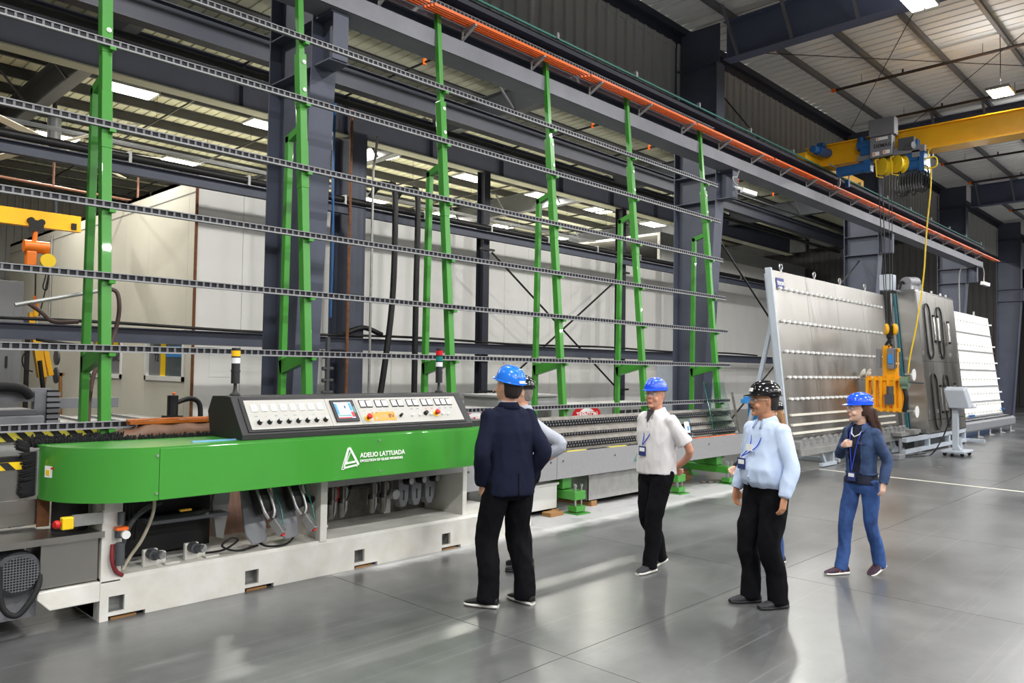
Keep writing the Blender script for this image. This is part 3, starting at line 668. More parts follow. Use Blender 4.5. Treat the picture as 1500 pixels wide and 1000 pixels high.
# logo and lettering
def seg(b, p, q, w_): b.beam((p[0], 5.717, p[1]), (q[0], 5.717, q[1]), .004, w_, (0, 0, 1) if abs(p[0]-q[0]) > abs(p[1]-q[1]) else (1, 0, 0))
A, B, C = (3.925, 1.152), (3.845, .972), (4.02, .999)
lg = MB(); seg(lg, (3.905, 1.15), (3.845, .972), .006); seg(lg, (3.845, .972), (3.87, .97), .006); seg(lg, (3.915, 1.155), (3.87, .985), .012); seg(lg, A, (4.02, 1.0), .02); seg(lg, (3.885, 1.02), (3.985, 1.03), .016); seg(lg, (3.868, .982), (4.0, .999), .014)
seg(lg, (3.905, 1.15), (3.92, 1.158), .006); seg(lg, (3.93, 1.115), (3.895, 1.03), .006); seg(lg, (4.0, 1.0), (4.005, .985), .008)
obj('triangle_logo', lg, 'logowhite', front)
text('lettering', 'ADELIO LATTUADA', .058, 'logowhite', front, (4.035, 5.7175, 1.06), (1, 0, 0), (0, 0, 1), .002, bold=.0012, sx=.96)
text('lettering', 'EVOLUTION OF GLASS WORKING', .031, 'logowhite', front, (4.035, 5.7175, 1.02), (1, 0, 0), (0, 0, 1), .002, bold=.0008, sx=.99)
# estop, filter regulator, hoses
es = obj('stop_bracket', MB().bx(1.83, 2.03, 6.0, 6.03, .71, .79), 'galv', edg); obj('stop_box', MB().bx(1.755, 1.83, 5.97, 6.03, .7, .785), 'hazbrightyellow', es, bevel=.008); obj('stop_button', MB().lathe([(0, 0), (.012, 0), (.012, .02), (.028, .022), (.03, .035), (.022, .05), (0, .054)], (1.755, 6.0, .742), (-1, -.4, 0), 14), 'red', es, smooth=50)
fr = obj('air_regulator', MB().cyl((2.14, 5.97, .4), (2.14, 5.97, .56), .032).cyl((2.14, 5.97, .6), (2.14, 5.97, .66), .04).cyl((2.14, 5.97, .69), (2.14, 5.97, .78), .024), 'darkgrey', edg, smooth=40)
obj('regulator_ring', MB().bx(2.1, 2.18, 5.93, 6.0, .655, .675), 'orange', fr); obj('gauge', MB().cyl((2.155, 5.93, .625), (2.155, 5.9, .625), .03), 'white', fr, smooth=40)
obj('red_hose', MB().tube(cat3([(2.1, 6.0, .55), (2.09, 5.98, .45), (2.12, 5.99, .36), (2.18, 6.03, .31)]), .016, 8), 'hosered', edg, smooth=60)
obj('clear_hose', MB().tube(cat3([(2.36, 5.95, .92), (2.38, 6.0, .75), (2.33, 6.06, .55), (2.26, 6.1, .42), (2.2, 6.08, .33)]), .013, 8), 'hoseclear', edg, smooth=60)
obj('black_hose', MB().tube(cat3([(2.22, 6.2, .32), (2.22, 6.15, .5), (2.28, 6.15, .66), (2.4, 6.2, .74), (2.55, 6.3, .76)]), .02, 8), 'darkgrey', edg, smooth=60)
for i in range(5): obj('cable', MB().tube(cat3([(2.15+.02*i, 6.2, .93), (2.2+.02*i, 6.15, .85), (2.22+.03*i, 6.2, .7), (2.24+.03*i, 6.3, .5)]), .008, 5), 'blackrubber', edg, smooth=60)
# left compartment: black gear housing, shelf, spindle motors
obj('drip_shelf', MB().bx(2.42, 3.05, 6.15, 6.35, .62, .645).bx(2.42, 3.02, 6.28, 6.32, .78, .86).bx(2.42, 3.02, 6.3, 6.5, .86, .93), 'darkgrey', edg)
obj('yellow_valve', MB().bx(2.64, 2.73, 6.13, 6.16, .7, .715), 'yellow', edg)
obj('drive_housing', MB().prism([(2.3, 6.45, .34), (2.3, 6.45, .62), (3.02, 6.45, .62), (2.98, 6.45, .5), (3.02, 6.45, .44), (2.93, 6.45, .34)], (0, .2, 0)).bx(2.2, 3.1, 6.6, 6.75, .31, .9), 'black', edg)
for X in (2.42, 2.74):
    k = obj('foot_bracket', MB().bx(X-.05, X+.06, 6.14, 6.18, .31, .44).bx(X+.03, X+.14, 6.18, 6.24, .31, .40).bx(X+.1, X+.22, 6.1, 6.17, .31, .325), 'whitepaint', edg, bevel=.008); obj('bolt_head', MB().cyl((X+.005, 6.14, .41), (X+.005, 6.06, .41), .042, n=14).cyl((X+.01, 6.06, .412), (X+.03, 6.0, .415), .03, n=12), 'darkgrey', k, smooth=40); obj('bolt_tip', MB().cyl((X+.032, 6.0, .415), (X+.04, 5.985, .416), .027, n=12), 'alu', k)
obj('motor_arm', MB().prism([(3.02, 6.3, .95), (3.12, 6.3, .95), (3.13, 6.3, .75), (3.08, 6.3, .4), (3.02, 6.3, .42), (2.98, 6.3, .7)], (0, .05, 0)), 'greypaint', edg)
def spindle(x):
    t = obj('spindle_motor', MB().prism([(x-.1, 6.12, .44), (x-.06, 6.06, .36), (x+.06, 6.04, .38), (x+.08, 6.1, .52), (x+.06, 6.3, .8), (x-.06, 6.3, .8)], (.05, .12, 0)), 'cabinet', edg, bevel=.015)
    d = V(.12, -.28, -.75).normalized(); o = V(x+.02, 6.16, .84)
    obj('motor_body', MB().lathe([(0, 0), (.075, 0), (.08, .03), (.08, .2), (.07, .24), (0, .25)], o, d, 16), 'black', t, smooth=40)
    for s in (-.05, .05): obj('motor_bar', MB().tube(cat3([o+d*.02+V(s, -.075, 0), o+d*.1+V(s, -.085, 0), o+d*.22+V(s*.9, -.085, 0), o+d*.28+V(s*.4, -.07, 0)]), .014, 8), 'alu', t, smooth=60)
    obj('valve_block', MB().beam(o+d*.3+V(.02, -.06, 0), o+d*.42+V(.05, -.1, 0), .06, .07), 'alu', t, bevel=.006); obj('valve_cap', MB().cyl(o+d*.42+V(.05, -.1, 0), o+d*.435+V(.05, -.1, 0), .022, n=10), 'red', t)
    obj('air_line', MB().tube(cat3([o+V(.1, -.02, .05), o+d*.2+V(.11, -.08, 0), o+d*.35+V(.09, -.08, 0)]), .006, 5), 'lampgreen', t)
    return t
spindle(3.28); spindle(3.58)
obj('gear_cover', MB().prism([(3.66, 6.3, .4), (3.8, 6.3, .62), (3.84, 6.3, .9), (3.6, 6.3, .9), (3.55, 6.3, .5)], (0, .1, 0)), 'cabinet', edg); obj('knob', MB().cyl((3.78, 6.2, .68), (3.8, 6.1, .67), .035, n=14), 'black', edg, smooth=40)
obj('loop_cable', MB().tube(cat3([(2.85, 6.2, .33), (3.0, 6.12, .35), (3.1, 6.08, .42), (3.02, 6.05, .45), (2.95, 6.05, .4), (3.1, 6.1, .33), (3.3, 6.12, .34)]), .009, 6), 'blackrubber', edg, smooth=60)
obj('loop_cable', MB().tube(cat3([(3.3, 6.15, .38), (3.34, 6.05, .34), (3.5, 6.04, .33), (3.62, 6.1, .36), (3.7, 6.2, .42)]), .009, 6), 'blackrubber', edg, smooth=60)
# right compartment: rail, grinding heads, pumps
obj('guide_beam', MB().bx(3.92, 5.62, 6.14, 6.5, .78, .9), 'dirtysteel', edg); obj('guide_lip', MB().bx(3.92, 5.62, 6.1, 6.14, .76, .84), 'galv', edg)
for i, X in enumerate((4.03, 4.15, 4.27, 4.62, 4.76)):
    g = obj('grinding_head', MB().bx(X-.035, X+.035, 6.36, 6.5, .5, .76).cyl((X-.0, 6.34, .42), (X, 6.34, .56), .028).bx(X-.012, X+.012, 6.3, 6.36, .56, .72), 'dirtysteel', edg, bevel=.004)
    obj('head_cap', MB().cyl((X, 6.34, .56), (X, 6.34, .6), .036), 'black', g, smooth=40); obj('guard_plate', MB().prism([(X+.06, 6.36, .74), (X+.09, 6.36, .74), (X+.08, 6.36, .48), (X+.05, 6.36, .42), (X+.06, 6.36, .5)], (0, .1, 0)), 'greypaint', g)
    obj('air_line', MB().tube(cat3([(X+.02, 6.33, .74), (X+.05, 6.28, .68), (X+.03, 6.3, .58)]), .006, 5), 'red' if i == 1 else 'blackrubber', g)
obj('spindle_shaft', MB().cyl((4.38, 6.36, .7), (4.6, 6.36, .7), .03, n=14), 'black', edg, smooth=40)
h = obj('knob', MB().cyl((4.86, 6.42, .58), (4.88, 6.28, .58), .05, n=16).bx(4.82, 4.9, 6.4, 6.48, .38, .56), 'greypaint', edg, smooth=40)
for X in (5.03, 5.2, 5.38):
    g = obj('wheel_housing', MB().prism([(X-.075, 6.35, .82), (X+.075, 6.35, .82), (X+.06, 6.35, .5), (X+.03, 6.35, .43), (X-.03, 6.35, .43), (X-.06, 6.35, .5)], (0, .1, 0)), 'cabinet', edg, bevel=.008); obj('wheel_knob', MB().cyl((X+.02, 6.35, .7), (X+.03, 6.27, .7), .045, n=14), 'black', g, smooth=40); obj('slot', MB().bx(X-.006, X+.006, 6.345, 6.35, .5, .6), 'black', g); obj('knob_face', MB().cyl((X+.03, 6.27, .7), (X+.032, 6.262, .7), .036, n=14), 'galv', g)
obj('yellow_valve', MB().bx(4.98, 5.06, 6.28, 6.31, .79, .805), 'yellow', edg)
obj('pump_can', MB().cyl((5.5, 6.5, .46), (5.5, 6.5, .8), .06, n=14).cyl((5.56, 6.6, .42), (5.56, 6.6, .8), .07, n=14), 'galv', edg, smooth=40)
obj('drain_pipe', MB().tube(cat3([(3.93, 6.2, .62), (3.94, 6.16, .45), (3.99, 6.14, .4)]), .014, 7).cyl((3.96, 6.25, .31), (3.96, 6.25, .4), .035), 'plasticwhite', edg, smooth=50)
# infeed end: tray, side box, drive motor
obj('side_box', MB().bx(1.65, 2.02, 6.05, 6.4, .3, .62), 'stainless', edg, bevel=.004); obj('side_tray', MB().bx(.6, 2.04, 6.0, 6.6, .625, .645).bx(.6, 2.04, 5.99, 6.0, .61, .655), 'stainless', edg)
obj('black_column', MB().cyl((1.9, 6.3, .645), (1.9, 6.3, .88), .12, n=16), 'black', edg, smooth=40); obj('copper_plate', MB().bx(1.72, 1.8, 6.42, 6.44, .66, .9), 'rust', edg)
mo = obj('drive_motor', MB().lathe([(0, 0), (.12, 0), (.145, .02), (.15, .06), (.15, .3), (0, .3)], (1.52, 6.04, .43), (-.05, 1, 0), 24), 'darkgrey', edg, smooth=35)
b = MB(); o_ = V(1.521, 6.035, .43)
for i in range(-6, 7):
    hw = math.sqrt(max(0, .118**2-(i*.018)**2)); b.beam(o_+V(-hw, -.004, i*.018), o_+V(hw, -.004, i*.018), .003, .004); b.beam(o_+V(i*.018, -.006, -hw), o_+V(i*.018, -.006, hw), .003, .004, (0, 1, 0))
obj('fan_grille', b, 'cabinet', mo); obj('fan_face', MB().cyl((1.521, 6.045, .43), (1.521, 6.034, .43), .116, n=20), 'black', mo)
obj('motor_strap', MB().tube(cat3([(1.4, 6.03, .5), (1.42, 6.0, .25), (1.5, 5.99, .17), (1.58, 6.0, .24), (1.64, 6.03, .34), (1.66, 6.1, .45)]), .02, 7), 'blackrubber', edg, smooth=60)
obj('lower_skirt', MB().bx(.6, 1.66, 6.15, 6.9, .1, .3), 'cabinet', edg)
# ---------------------------------------------------------------- infeed conveyor at the far left
inf = thing('infeed_conveyor', 'stainless infeed conveyor with hazard striping at the left edge', 'conveyor', (1.0, 6.7, 0))
obj('front_panel', MB().bx(.5, 1.66, 6.42, 6.44, .86, 1.09).bx(.5, 1.66, 6.4, 6.44, .78, .87), 'stainless', inf); obj('lower_panel', MB().bx(.5, 1.75, 6.46, 6.6, .68, .86), 'stainless', inf)
obj('upright_panel', MB().bx(.5, 2.32, 7.0, 7.02, .9, 1.25), 'galv', inf)
obj('roller_belt', MB().bx(.5, 1.66, 6.44, 6.5, 1.14, 1.18), 'railblack', inf)
def hazard(parent, x0, x1, y, z0, z1, ym):
    obj('stripe_board', MB().bx(x0, x1, y, y+.012, z0, z1), ym, parent); n = int((x1-x0)/.12); h = z1-z0
    for i in range(n+1):
        x = x0+i*.12
        if x+.05+h > x1: break
        obj('black_stripe', MB().prism([(x+h*.9, y-.003, z0), (x+h*.9+.06, y-.003, z0), (x+.06, y-.003, z1), (x, y-.003, z1)], (0, .004, 0)), 'hazblack', parent)
hazard(inf, .5, 1.66, 6.40, 1.09, 1.145, 'hazbrightyellow'); hazard(inf, .5, 2.32, 6.985, 1.24, 1.31, 'hazyellow')
obj('support_leg', MB().bx(.7, .8, 6.5, 6.6, 0, .68).bx(.7, .8, 6.95, 7.05, 0, .9), 'cabinet', inf)
# amber splash guard behind the hood
gu = thing('splash_guard', 'curved amber splash guard beside the console', 'guard', (2.8, 6.7, 1.2))
N = 16; b = MB(); vs = []; fs = []
for i in range(N+1):
    x = 2.3+.9*i/N; lift = .155*min(1, (i/5.0)**.6) if i < 5 else .155
    lift += .015*math.sin(i*1.3)
    for j, (dy, f) in enumerate(((0, 0), (.01, .5), (.05, .85), (.12, 1.0))): vs += [(x, 6.66+dy, 1.22+lift*f)]
for i in range(N):
    for j in range(3): fs.append((i*4+j, (i+1)*4+j, (i+1)*4+j+1, i*4+j+1))
o = obj('guard_sheet', MB().add(vs, fs), 'hoodinner', gu, smooth=60); o.modifiers.new('solid', 'SOLIDIFY').thickness = .006
obj('guard_lip', MB().tube([(2.45, 6.78, 1.385), (3.2, 6.79, 1.385)], .014, 8).bx(2.45, 3.2, 6.7, 6.79, 1.355, 1.38), 'amber', gu, smooth=50)
obj('guard_frame', MB().bx(2.3, 3.3, 6.62, 6.66, .95, 1.23), 'black', gu)
tag(obj('blue_tape', MB().bx(2.62, 3.0, 5.9, 5.93, 1.262, 1.27), 'tapeblue'), 'strip of pale blue film lying on the green hood', 'tape')
# ---------------------------------------------------------------- control console
con = thing('control_console', 'long black control console with white instrument panel on the green hood', 'console', (4.2, 6.1, 1.26))
prof = [(5.8, 1.262), (5.8, 1.305), (6.02, 1.6), (6.1, 1.605), (6.34, 1.6), (6.42, 1.47), (6.36, 1.262)]
obj('body', MB().prism([(2.97, y, z) for y, z in prof], (2.5, 0, 0)), 'consoleblack', con, bevel=.006)
obj('side_shelf', MB().bx(5.47, 5.78, 5.85, 6.3, 1.262, 1.32), 'consoleblack', con)
c0, c1 = V(0, 5.8, 1.305), V(0, 6.02, 1.6); cu = (c1-c0).normalized(); cn = V(1, 0, 0).cross(cu)   # outward normal (towards the camera)
LEN = (c1-c0).length
def cp(x, v, h=0): return V(x, 0, 0)+c0+cu*(v*LEN)+cn*h
def cbox(name, x0, x1, v0, v1, h0, h1, m, parent): return obj(name, MB().ob((cp(x0, v0, h0)+cp(x1, v1, h1))/2, V((x1-x0)/2, 0, 0), cu*((v1-v0)*LEN/2), cn*((h1-h0)/2)), m, parent)
obj('panel_frame', MB().ob(cp(4.21, .5, .004), V(1.18, 0, 0), cu*(.45*LEN), cn*.004), 'black', con)
p1 = cbox('panel', 3.06, 3.818, .1, .87, .002, .014, 'panelwhite', con); p2 = cbox('panel', 3.822, 4.13, .1, .87, .002, .014, 'panelwhite', con); p3 = cbox('panel', 4.134, 5.36, .1, .87, .002, .014, 'panelwhite', con)
for i in range(8):
    x = 3.13+i*.088
    g = cbox('meter', x-.026, x+.026, .56, .74, .014, .022, 'white', p1)
    obj('needle', MB().beam(cp(x-.012, .66, .0225), cp(x+.012, .63, .0225), .003, .002, cn), 'black', g)
    k = obj('knob', MB().cyl(cp(x+.01, .27, .014), cp(x+.01, .27, .05), .021, .017, 14), 'black', p1, smooth=40); obj('knob_cap', MB().cyl(cp(x+.01, .27, .05), cp(x+.01, .27, .056), .016, n=12), 'galv', k)
    cbox('mark', x-.014, x+.014, .43, .445, .0141, .0146, 'galv' if i % 2 else 'lampgreen', p1)
hm = cbox('touch_screen', 3.862, 4.1, .19, .8, .014, .03, 'consoleblack', p2); sc = cbox('display', 3.89, 4.065, .27, .73, .03, .0315, 'screenblue' if 'screenblue' in MATS else 'tapeblue', hm)
for (a, b_, c, d, m) in ((3.89, 3.915, .38, .7, 'lightblue'), (3.925, 4.03, .42, .68, 'paperwhite'), (3.98, 4.0, .55, .64, 'blue'), (3.94, 3.97, .56, .575, 'blue'), (3.985, 4.02, .48, .49, 'blue'), (4.035, 4.065, .3, .45, 'red'), (3.89, 4.03, .27, .3, 'red'), (3.89, 4.03, .33, .36, 'lampgreen'), (4.035, 4.06, .48, .7, 'lightblue')): cbox('screen_field', a, b_, c, d, .0315, .032, m, hm)
cbox('screen_label', 4.072, 4.09, .42, .6, .03, .031, 'lampgreen', hm)
mx_ = [4.2, 4.272, 4.375, 4.45, 4.56, 4.635, 4.745, 4.82, 4.925, 5.0, 5.1, 5.175, 5.25]
for i, x in enumerate(mx_):
    g = cbox('meter', x-.031, x+.031, .58, .8, .014, .02, 'black', p3); cbox('meter_face', x-.026, x+.026, .605, .775, .02, .024, 'paperwhite', g)
    if i != 6: obj('needle', MB().beam(cp(x-.01, .64, .0245), cp(x+.015, .65, .0245), .003, .002, cn), 'black', g)
    cbox('mark', x-.014, x+.014, .49, .505, .0141, .0146, ('galv', 'galv', 'galv', 'galv', 'galv', 'galv', 'lampgreen', 'lampgreen', 'red', 'red', 'blue', 'blue', 'blue')[i], p3)
def stopb(x, v, parent):
    t = obj('stop_button', MB().cyl(cp(x, v, .014), cp(x, v, .022), .032, n=16), 'hazbrightyellow', parent); obj('red_cap', MB().lathe([(0, 0), (.016, 0), (.016, .025), (.026, .026), (.026, .042), (.016, .05), (0, .052)], cp(x, v, .022), cn, 14), 'red', t, smooth=50)
stopb(4.2, .26, p3); stopb(5.02, .32, p3)
st = cbox('orange_plate', 4.265, 4.52, .18, .44, .014, .017, 'stickerorange', p3)
text('plate_text', '8V', .06, 'consoleblack', st, cp(4.44, .255, .0172), (1, 0, 0), cu, .0006, bold=.001); text('plate_text', '11.8', .045, 'galv', st, cp(4.34, .27, .0172), (1, 0, 0), cu, .0006)
obj('triangle_mark', MB().prism([cp(4.285, .23, .0172), cp(4.315, .23, .0172), cp(4.3, .31, .0172)], cn*.0008), 'galv', st)
for i, m in enumerate(('lampgreen', 'paperwhite', 'red')): cbox('flag_stripe', 4.272+i*.017, 4.288+i*.017, .405, .43, .0171, .0176, m, st)
for x, v, m, r in ((4.58, .3, 'black', .014), (4.72, .3, 'white', .015), (4.81, .3, 'white', .015), (4.89, .34, 'black', .022), (4.95, .31, 'white', .015), (5.1, .31, 'white', .016), (5.17, .3, 'white', .014)): obj('push_button', MB().cyl(cp(x, v, .014), cp(x, v, .035 if m == 'white' else .05), r, r*.85, 12), m, p3, smooth=40)
# signal towers
def tower(x, cols, label):
    t = thing('signal_tower', label, 'signal light', (x, 6.22, 1.603), 'signal towers on the console'); y = 6.22; z = 1.603
    obj('stand', MB().lathe([(0, 0), (.042, 0), (.042, .01), (.02, .03), (.014, .06), (.014, .11), (0, .11)], (x, y, z), n=14), 'consoleblack', t, smooth=40)
    obj('tower_body', MB().lathe([(0, .1), (.036, .1), (.036, .2), (.039, .2), (.039, .215), (.035, .215), (.035, .27), (0, .27)], (x, y, z), n=18), 'consoleblack', t, smooth=35); zz = z+.27
    for m in cols:
        obj('lamp_segment', MB().cyl((x, y, zz), (x, y, zz+.048), .036, n=18), m, t, smooth=40); obj('segment_ring', MB().cyl((x, y, zz+.048), (x, y, zz+.06), .037, n=18), 'consoleblack', t, smooth=40); zz += .06
    obj('top_cap', MB().cyl((x, y, zz), (x, y, zz+.01), .036, n=18), 'consoleblack', t)
    return t
tower(3.11, ('lampwhite', 'lampyellow'), 'signal tower with yellow over white lens, left console end'); tower(5.365, ('lampwhite', 'lampgreen', 'lampred'), 'signal tower with red, green and white lenses, right console end')
# ================================================================ OUTFEED CONVEYOR
of = thing('outfeed_conveyor', 'long grey-panelled outfeed conveyor on green stands', 'conveyor', (9.2, 6.7, 0))
xs = [5.95, 7.62, 10.1, 12.76]
for a, b_ in zip(xs[:-1], xs[1:]):
    p = obj('front_panel', MB().bx(a+.004, b_-.004, 6.5, 6.51, .465, .79).bx(a+.004, b_-.004, 6.5, 6.56, .455, .465), 'greypanel', of)
    for x in (a+.12, (a+b_)/2, b_-.12): obj('screw', MB().cyl((x, 6.5, .68), (x, 6.492, .68), .013, n=8), 'darkgrey', p)
obj('end_panel', MB().bx(12.75, 12.76, 6.5, 7.0, .465, .8), 'greypanel', of); obj('inner_beam', MB().bx(5.95, 12.7, 6.62, 6.9, .5, .78), 'dirtysteel', of)
obj('back_sheet', MB().prism([(5.95, 6.62, .8), (5.95, 6.86, 1.22), (5.95, 6.88, 1.22), (5.95, 6.66, .8)], (6.7, 0, 0)), 'dirtysteel', of)
for z in (.855, .89, 1.0, 1.13, 1.165):
    y = 6.62+(z-.8)*.57-.03; r = obj('belt_rail', MB().bx(5.95, 12.62, y-.02, y+.03, z-.014, z+.014), 'railblack', of)
    b = MB()
    for i in range(111): b.bx(5.97+i*.06, 5.985+i*.06, y-.024, y-.019, z-.012, z+.012)
    tag(obj('belt_teeth', b, 'cabinet', r), kind='stuff')
for i in range(14): obj('strip_segment', MB().bx(6.0+i*.46, 6.0+i*.46+.4, 6.515, 6.56, .79, .797), ('hazyellow', 'black')[i % 2] if i < 9 else 'orange', of)
mk = MB()
def sg(p, q, w_): mk.beam((p[0], 6.497, p[1]), (q[0], 6.497, q[1]), .003, w_, (0, 0, 1) if abs(p[0]-q[0]) > abs(p[1]-q[1]) else (1, 0, 0))
sg((9.32, .56), (9.4, .66), .012); sg((9.4, .66), (9.48, .575), .016); sg((9.48, .575), (9.32, .56), .014); sg((9.36, .585), (9.44, .59), .01)
obj('triangle_logo', mk, 'sealgreen', of, label='small green triangle mark')
for X in (7.95, 10.4, 11.95):
    s = obj('stand', MB().bx(X-.12, X+.06, 6.58, 6.98, .3, .62).bx(X-.13, X+.09, 6.36, 7.3, .18, .29), 'green', of, bevel=.006)
    obj('levelling_foot', MB().bx(X-.1, X+.08, 6.36, 6.5, .03, .1).bx(X-.14, X+.12, 6.3, 6.55, 0, .012), 'green', s)
    for dx, dy in ((-.07, 6.4), (.0, 6.47), (.05, 6.4)): obj('levelling_bolt', MB().cyl((X+dx, dy, .08), (X+dx, dy, .36), .01, n=8).cyl((X+dx, dy, .345), (X+dx, dy, .37), .02, n=6), 'alu', s)
# things around and under the outfeed
def tub(x0, x1, y0, y1, z0, z1, name, label, m):
    t = thing(name, label, 'tank', ((x0+x1)/2, (y0+y1)/2, 0)); th = .012
    b = MB().bx(x0, x1, y0, y0+th, z0, z1).bx(x0, x1, y1-th, y1, z0, z1).bx(x0, x0+th, y0, y1, z0, z1).bx(x1-th, x1, y0, y1, z0, z1).bx(x0, x1, y0, y1, z0, z0+th)
    obj('tank_body', b, m, t); obj('rim', MB().bx(x0-.015, x1+.015, y0-.015, y0+.01, z1-.03, z1).bx(x0-.015, x0+.01, y0, y1, z1-.03, z1).bx(x1-.01, x1+.015, y0, y1, z1-.03, z1), m, t)
    for x in (x0+.05, x1-.12): obj('wood_block', MB().bx(x, x+.12, y0-.02, y1, 0, z0), 'wood', t)
    return t
tub(8.42, 10.2, 6.62, 7.3, .07, .43, 'coolant_tank', 'long galvanised coolant tank under the outfeed conveyor', 'galv'); tub(7.0, 7.75, 6.6, 7.2, .06, .4, 'coolant_tank', 'short scale-crusted tank behind the gray-shirted person', 'pallet')
t = thing('hose_bundle', 'tangle of black hoses lying over the coolant tank', 'hoses', (9.2, 6.8, .43))
for i in range(5): obj('hose', MB().tube(cat3([(8.6+.1*i, 6.7, .44), (8.9+.1*i, 6.8, .47+.02*i), (9.2, 6.72+.05*i, .45), (9.6, 6.9, .46)]), .022, 7), 'black' if i % 2 else 'galv', t, smooth=60)
t = thing('white_jug', 'off-white plastic jug on the floor beside the white machine base', 'jug', (6.75, 6.3, 0)); obj('body', MB().lathe([(0, 0), (.1, 0), (.115, .03), (.115, .26), (.09, .33), (.045, .37), (.04, .4), (0, .4)], (6.75, 6.3, 0), n=18), 'plasticwhite', t, smooth=50); obj('cap', MB().cyl((6.75, 6.3, .4), (6.75, 6.3, .43), .045), 'white', t)
b_ = thing('wood_block', 'small wooden block on the floor before the crusted tank', 'block', (7.6, 6.5, 0)); obj('block', MB().bx(7.45, 7.7, 6.45, 6.6, 0, .05), 'wood', b_, bevel=.004)
pa = thing('pallet_blocks', 'stack of timber boards with glass offcuts under the outfeed end', 'timber', (11.2, 7.4, 0)); obj('board', MB().bx(10.7, 11.9, 7.1, 7.75, .0, .09), 'wood', pa); obj('board', MB().bx(10.75, 11.85, 7.12, 7.73, .09, .18), 'wood', pa); obj('top_sheet', MB().bx(10.7, 11.9, 7.1, 7.75, .18, .2), 'darkgrey', pa)
for i, x in enumerate((10.95, 11.3)): tag(obj('glass_offcut', MB().ob((x, 7.5+.05*i, .42), (.2, 0, 0), (0, .004, 0), (0, .05, .22)), 'glass'), 'clear glass offcut standing on the timber boards, %s one' % ('left', 'right')[i], 'glass', 'glass offcuts on the timber')
st = thing('timber_scraps', 'loose dirty timber strips lying by the last green stand', 'timber', (12.1, 6.3, 0))
for i in range(4): obj('strip', MB().beam((11.6+.1*i, 6.75-.08*i, .02), (12.3+.1*i, 6.6-.1*i, .02), .06, .03), 'dirtysteel', st)
# glass sheets on the outfeed
gs = thing('glass_sheet', 'clear glass sheet with green edge leaning on the outfeed end', 'glass', (12.15, 6.7, .8)); obj('pane', MB().prism([(11.8, 6.6, .8), (12.5, 6.6, .8), (12.5, 6.82, 1.68), (11.8, 6.82, 1.68)], (0, .008, 0)), 'glass', gs); obj('green_edge', MB().beam((11.795, 6.6, .8), (11.795, 6.82, 1.68), .012, .012), 'glassedge', gs)
gs = thing('glass_sheet', 'low glass piece with white tag and blue dots on the outfeed', 'glass', (11.0, 6.6, .8)); obj('pane', MB().prism([(10.6, 6.58, .8), (11.1, 6.58, .8), (11.1, 6.68, 1.14), (10.6, 6.68, 1.14)], (0, .008, 0)), 'glass', gs)
obj('paper_tag', MB().ob((10.93, 6.605, .97), (.07, 0, .0), (0, .002, 0), (-.0, .02, .085)), 'paperwhite', gs); obj('tag_print', MB().ob((10.95, 6.6, .95), (.03, 0, .0), (0, .002, 0), (0, .008, .035)), 'lightblue', gs)
for z in (.83, .95, 1.06): obj('blue_dot', MB().cyl((11.06, 6.595+(z-.8)*.28, z), (11.06, 6.585+(z-.8)*.28, z), .02, n=10), 'lightblue', gs)
# condenser units with red oval badges
def condenser(x0, x1, z1, label, lx):
    t = thing('condenser_unit', label, 'condenser', ((x0+x1)/2, 8.2, 0), 'galvanised condenser units behind the rack'); y = 7.8
    obj('cabinet', MB().bx(x0, x1, y, y+.8, .2, z1), 'galv', t, bevel=.01); obj('lid', MB().bx(x0-.9, x0+.6, y+.25, y+1.0, z1-.02, z1+.14).bx(x0-.95, x0+.4, y+.2, y+1.0, z1+.14, z1+.17), 'greypaint', t)
    obj('leg', MB().bx(x0, x0+.06, y, y+.06, 0, .2), 'galv', t); obj('leg', MB().bx(x1-.06, x1, y, y+.06, 0, .2), 'galv', t); obj('leg', MB().bx(x0, x0+.06, y+.74, y+.8, 0, .2), 'galv', t); obj('leg', MB().bx(x1-.06, x1, y+.74, y+.8, 0, .2), 'galv', t)
    zc = 1.145
    def ell(a, c, yy): return [(lx+a*math.cos(2*math.pi*i/28), yy, zc+c*math.sin(2*math.pi*i/28)) for i in range(28)]
    bd = obj('badge', MB().prism(ell(.36, .15, y-.006), (0, .006, 0)), 'red', t); obj('badge_centre', MB().prism(ell(.2, .105, y-.008), (0, .003, 0)), 'white', bd); obj('badge_band', MB().bx(lx-.33, lx+.33, y-.0095, y-.007, zc-.045, zc+.045), 'red', bd)
    text('badge_text', 'TRENTON', .115, 'white', bd, (lx, y-.011, zc-.04), (1, 0, 0), (0, 0, 1), .001, 'CENTER', bold=.003)
    return t
cA = condenser(9.0, 10.55, 1.3, 'galvanised condenser unit with a red oval badge right of the fourth green post', 9.86); condenser(6.6, 8.0, 1.3, 'galvanised condenser unit mostly hidden behind the suited person', 7.4)
gr = thing('grille_cabinet', 'grey cabinet with black square grille behind the fifth green post', 'cabinet', (11.2, 8.2, 0)); obj('body', MB().bx(10.62, 12.0, 7.8, 8.6, .0, 1.3), 'galv', gr)
for i in range(6):
    for j in range(4): obj('grille_opening', MB().bx(10.75+i*.19, 10.89+i*.19, 7.79, 7.8, .75+j*.12, .83+j*.12), 'black', gr)
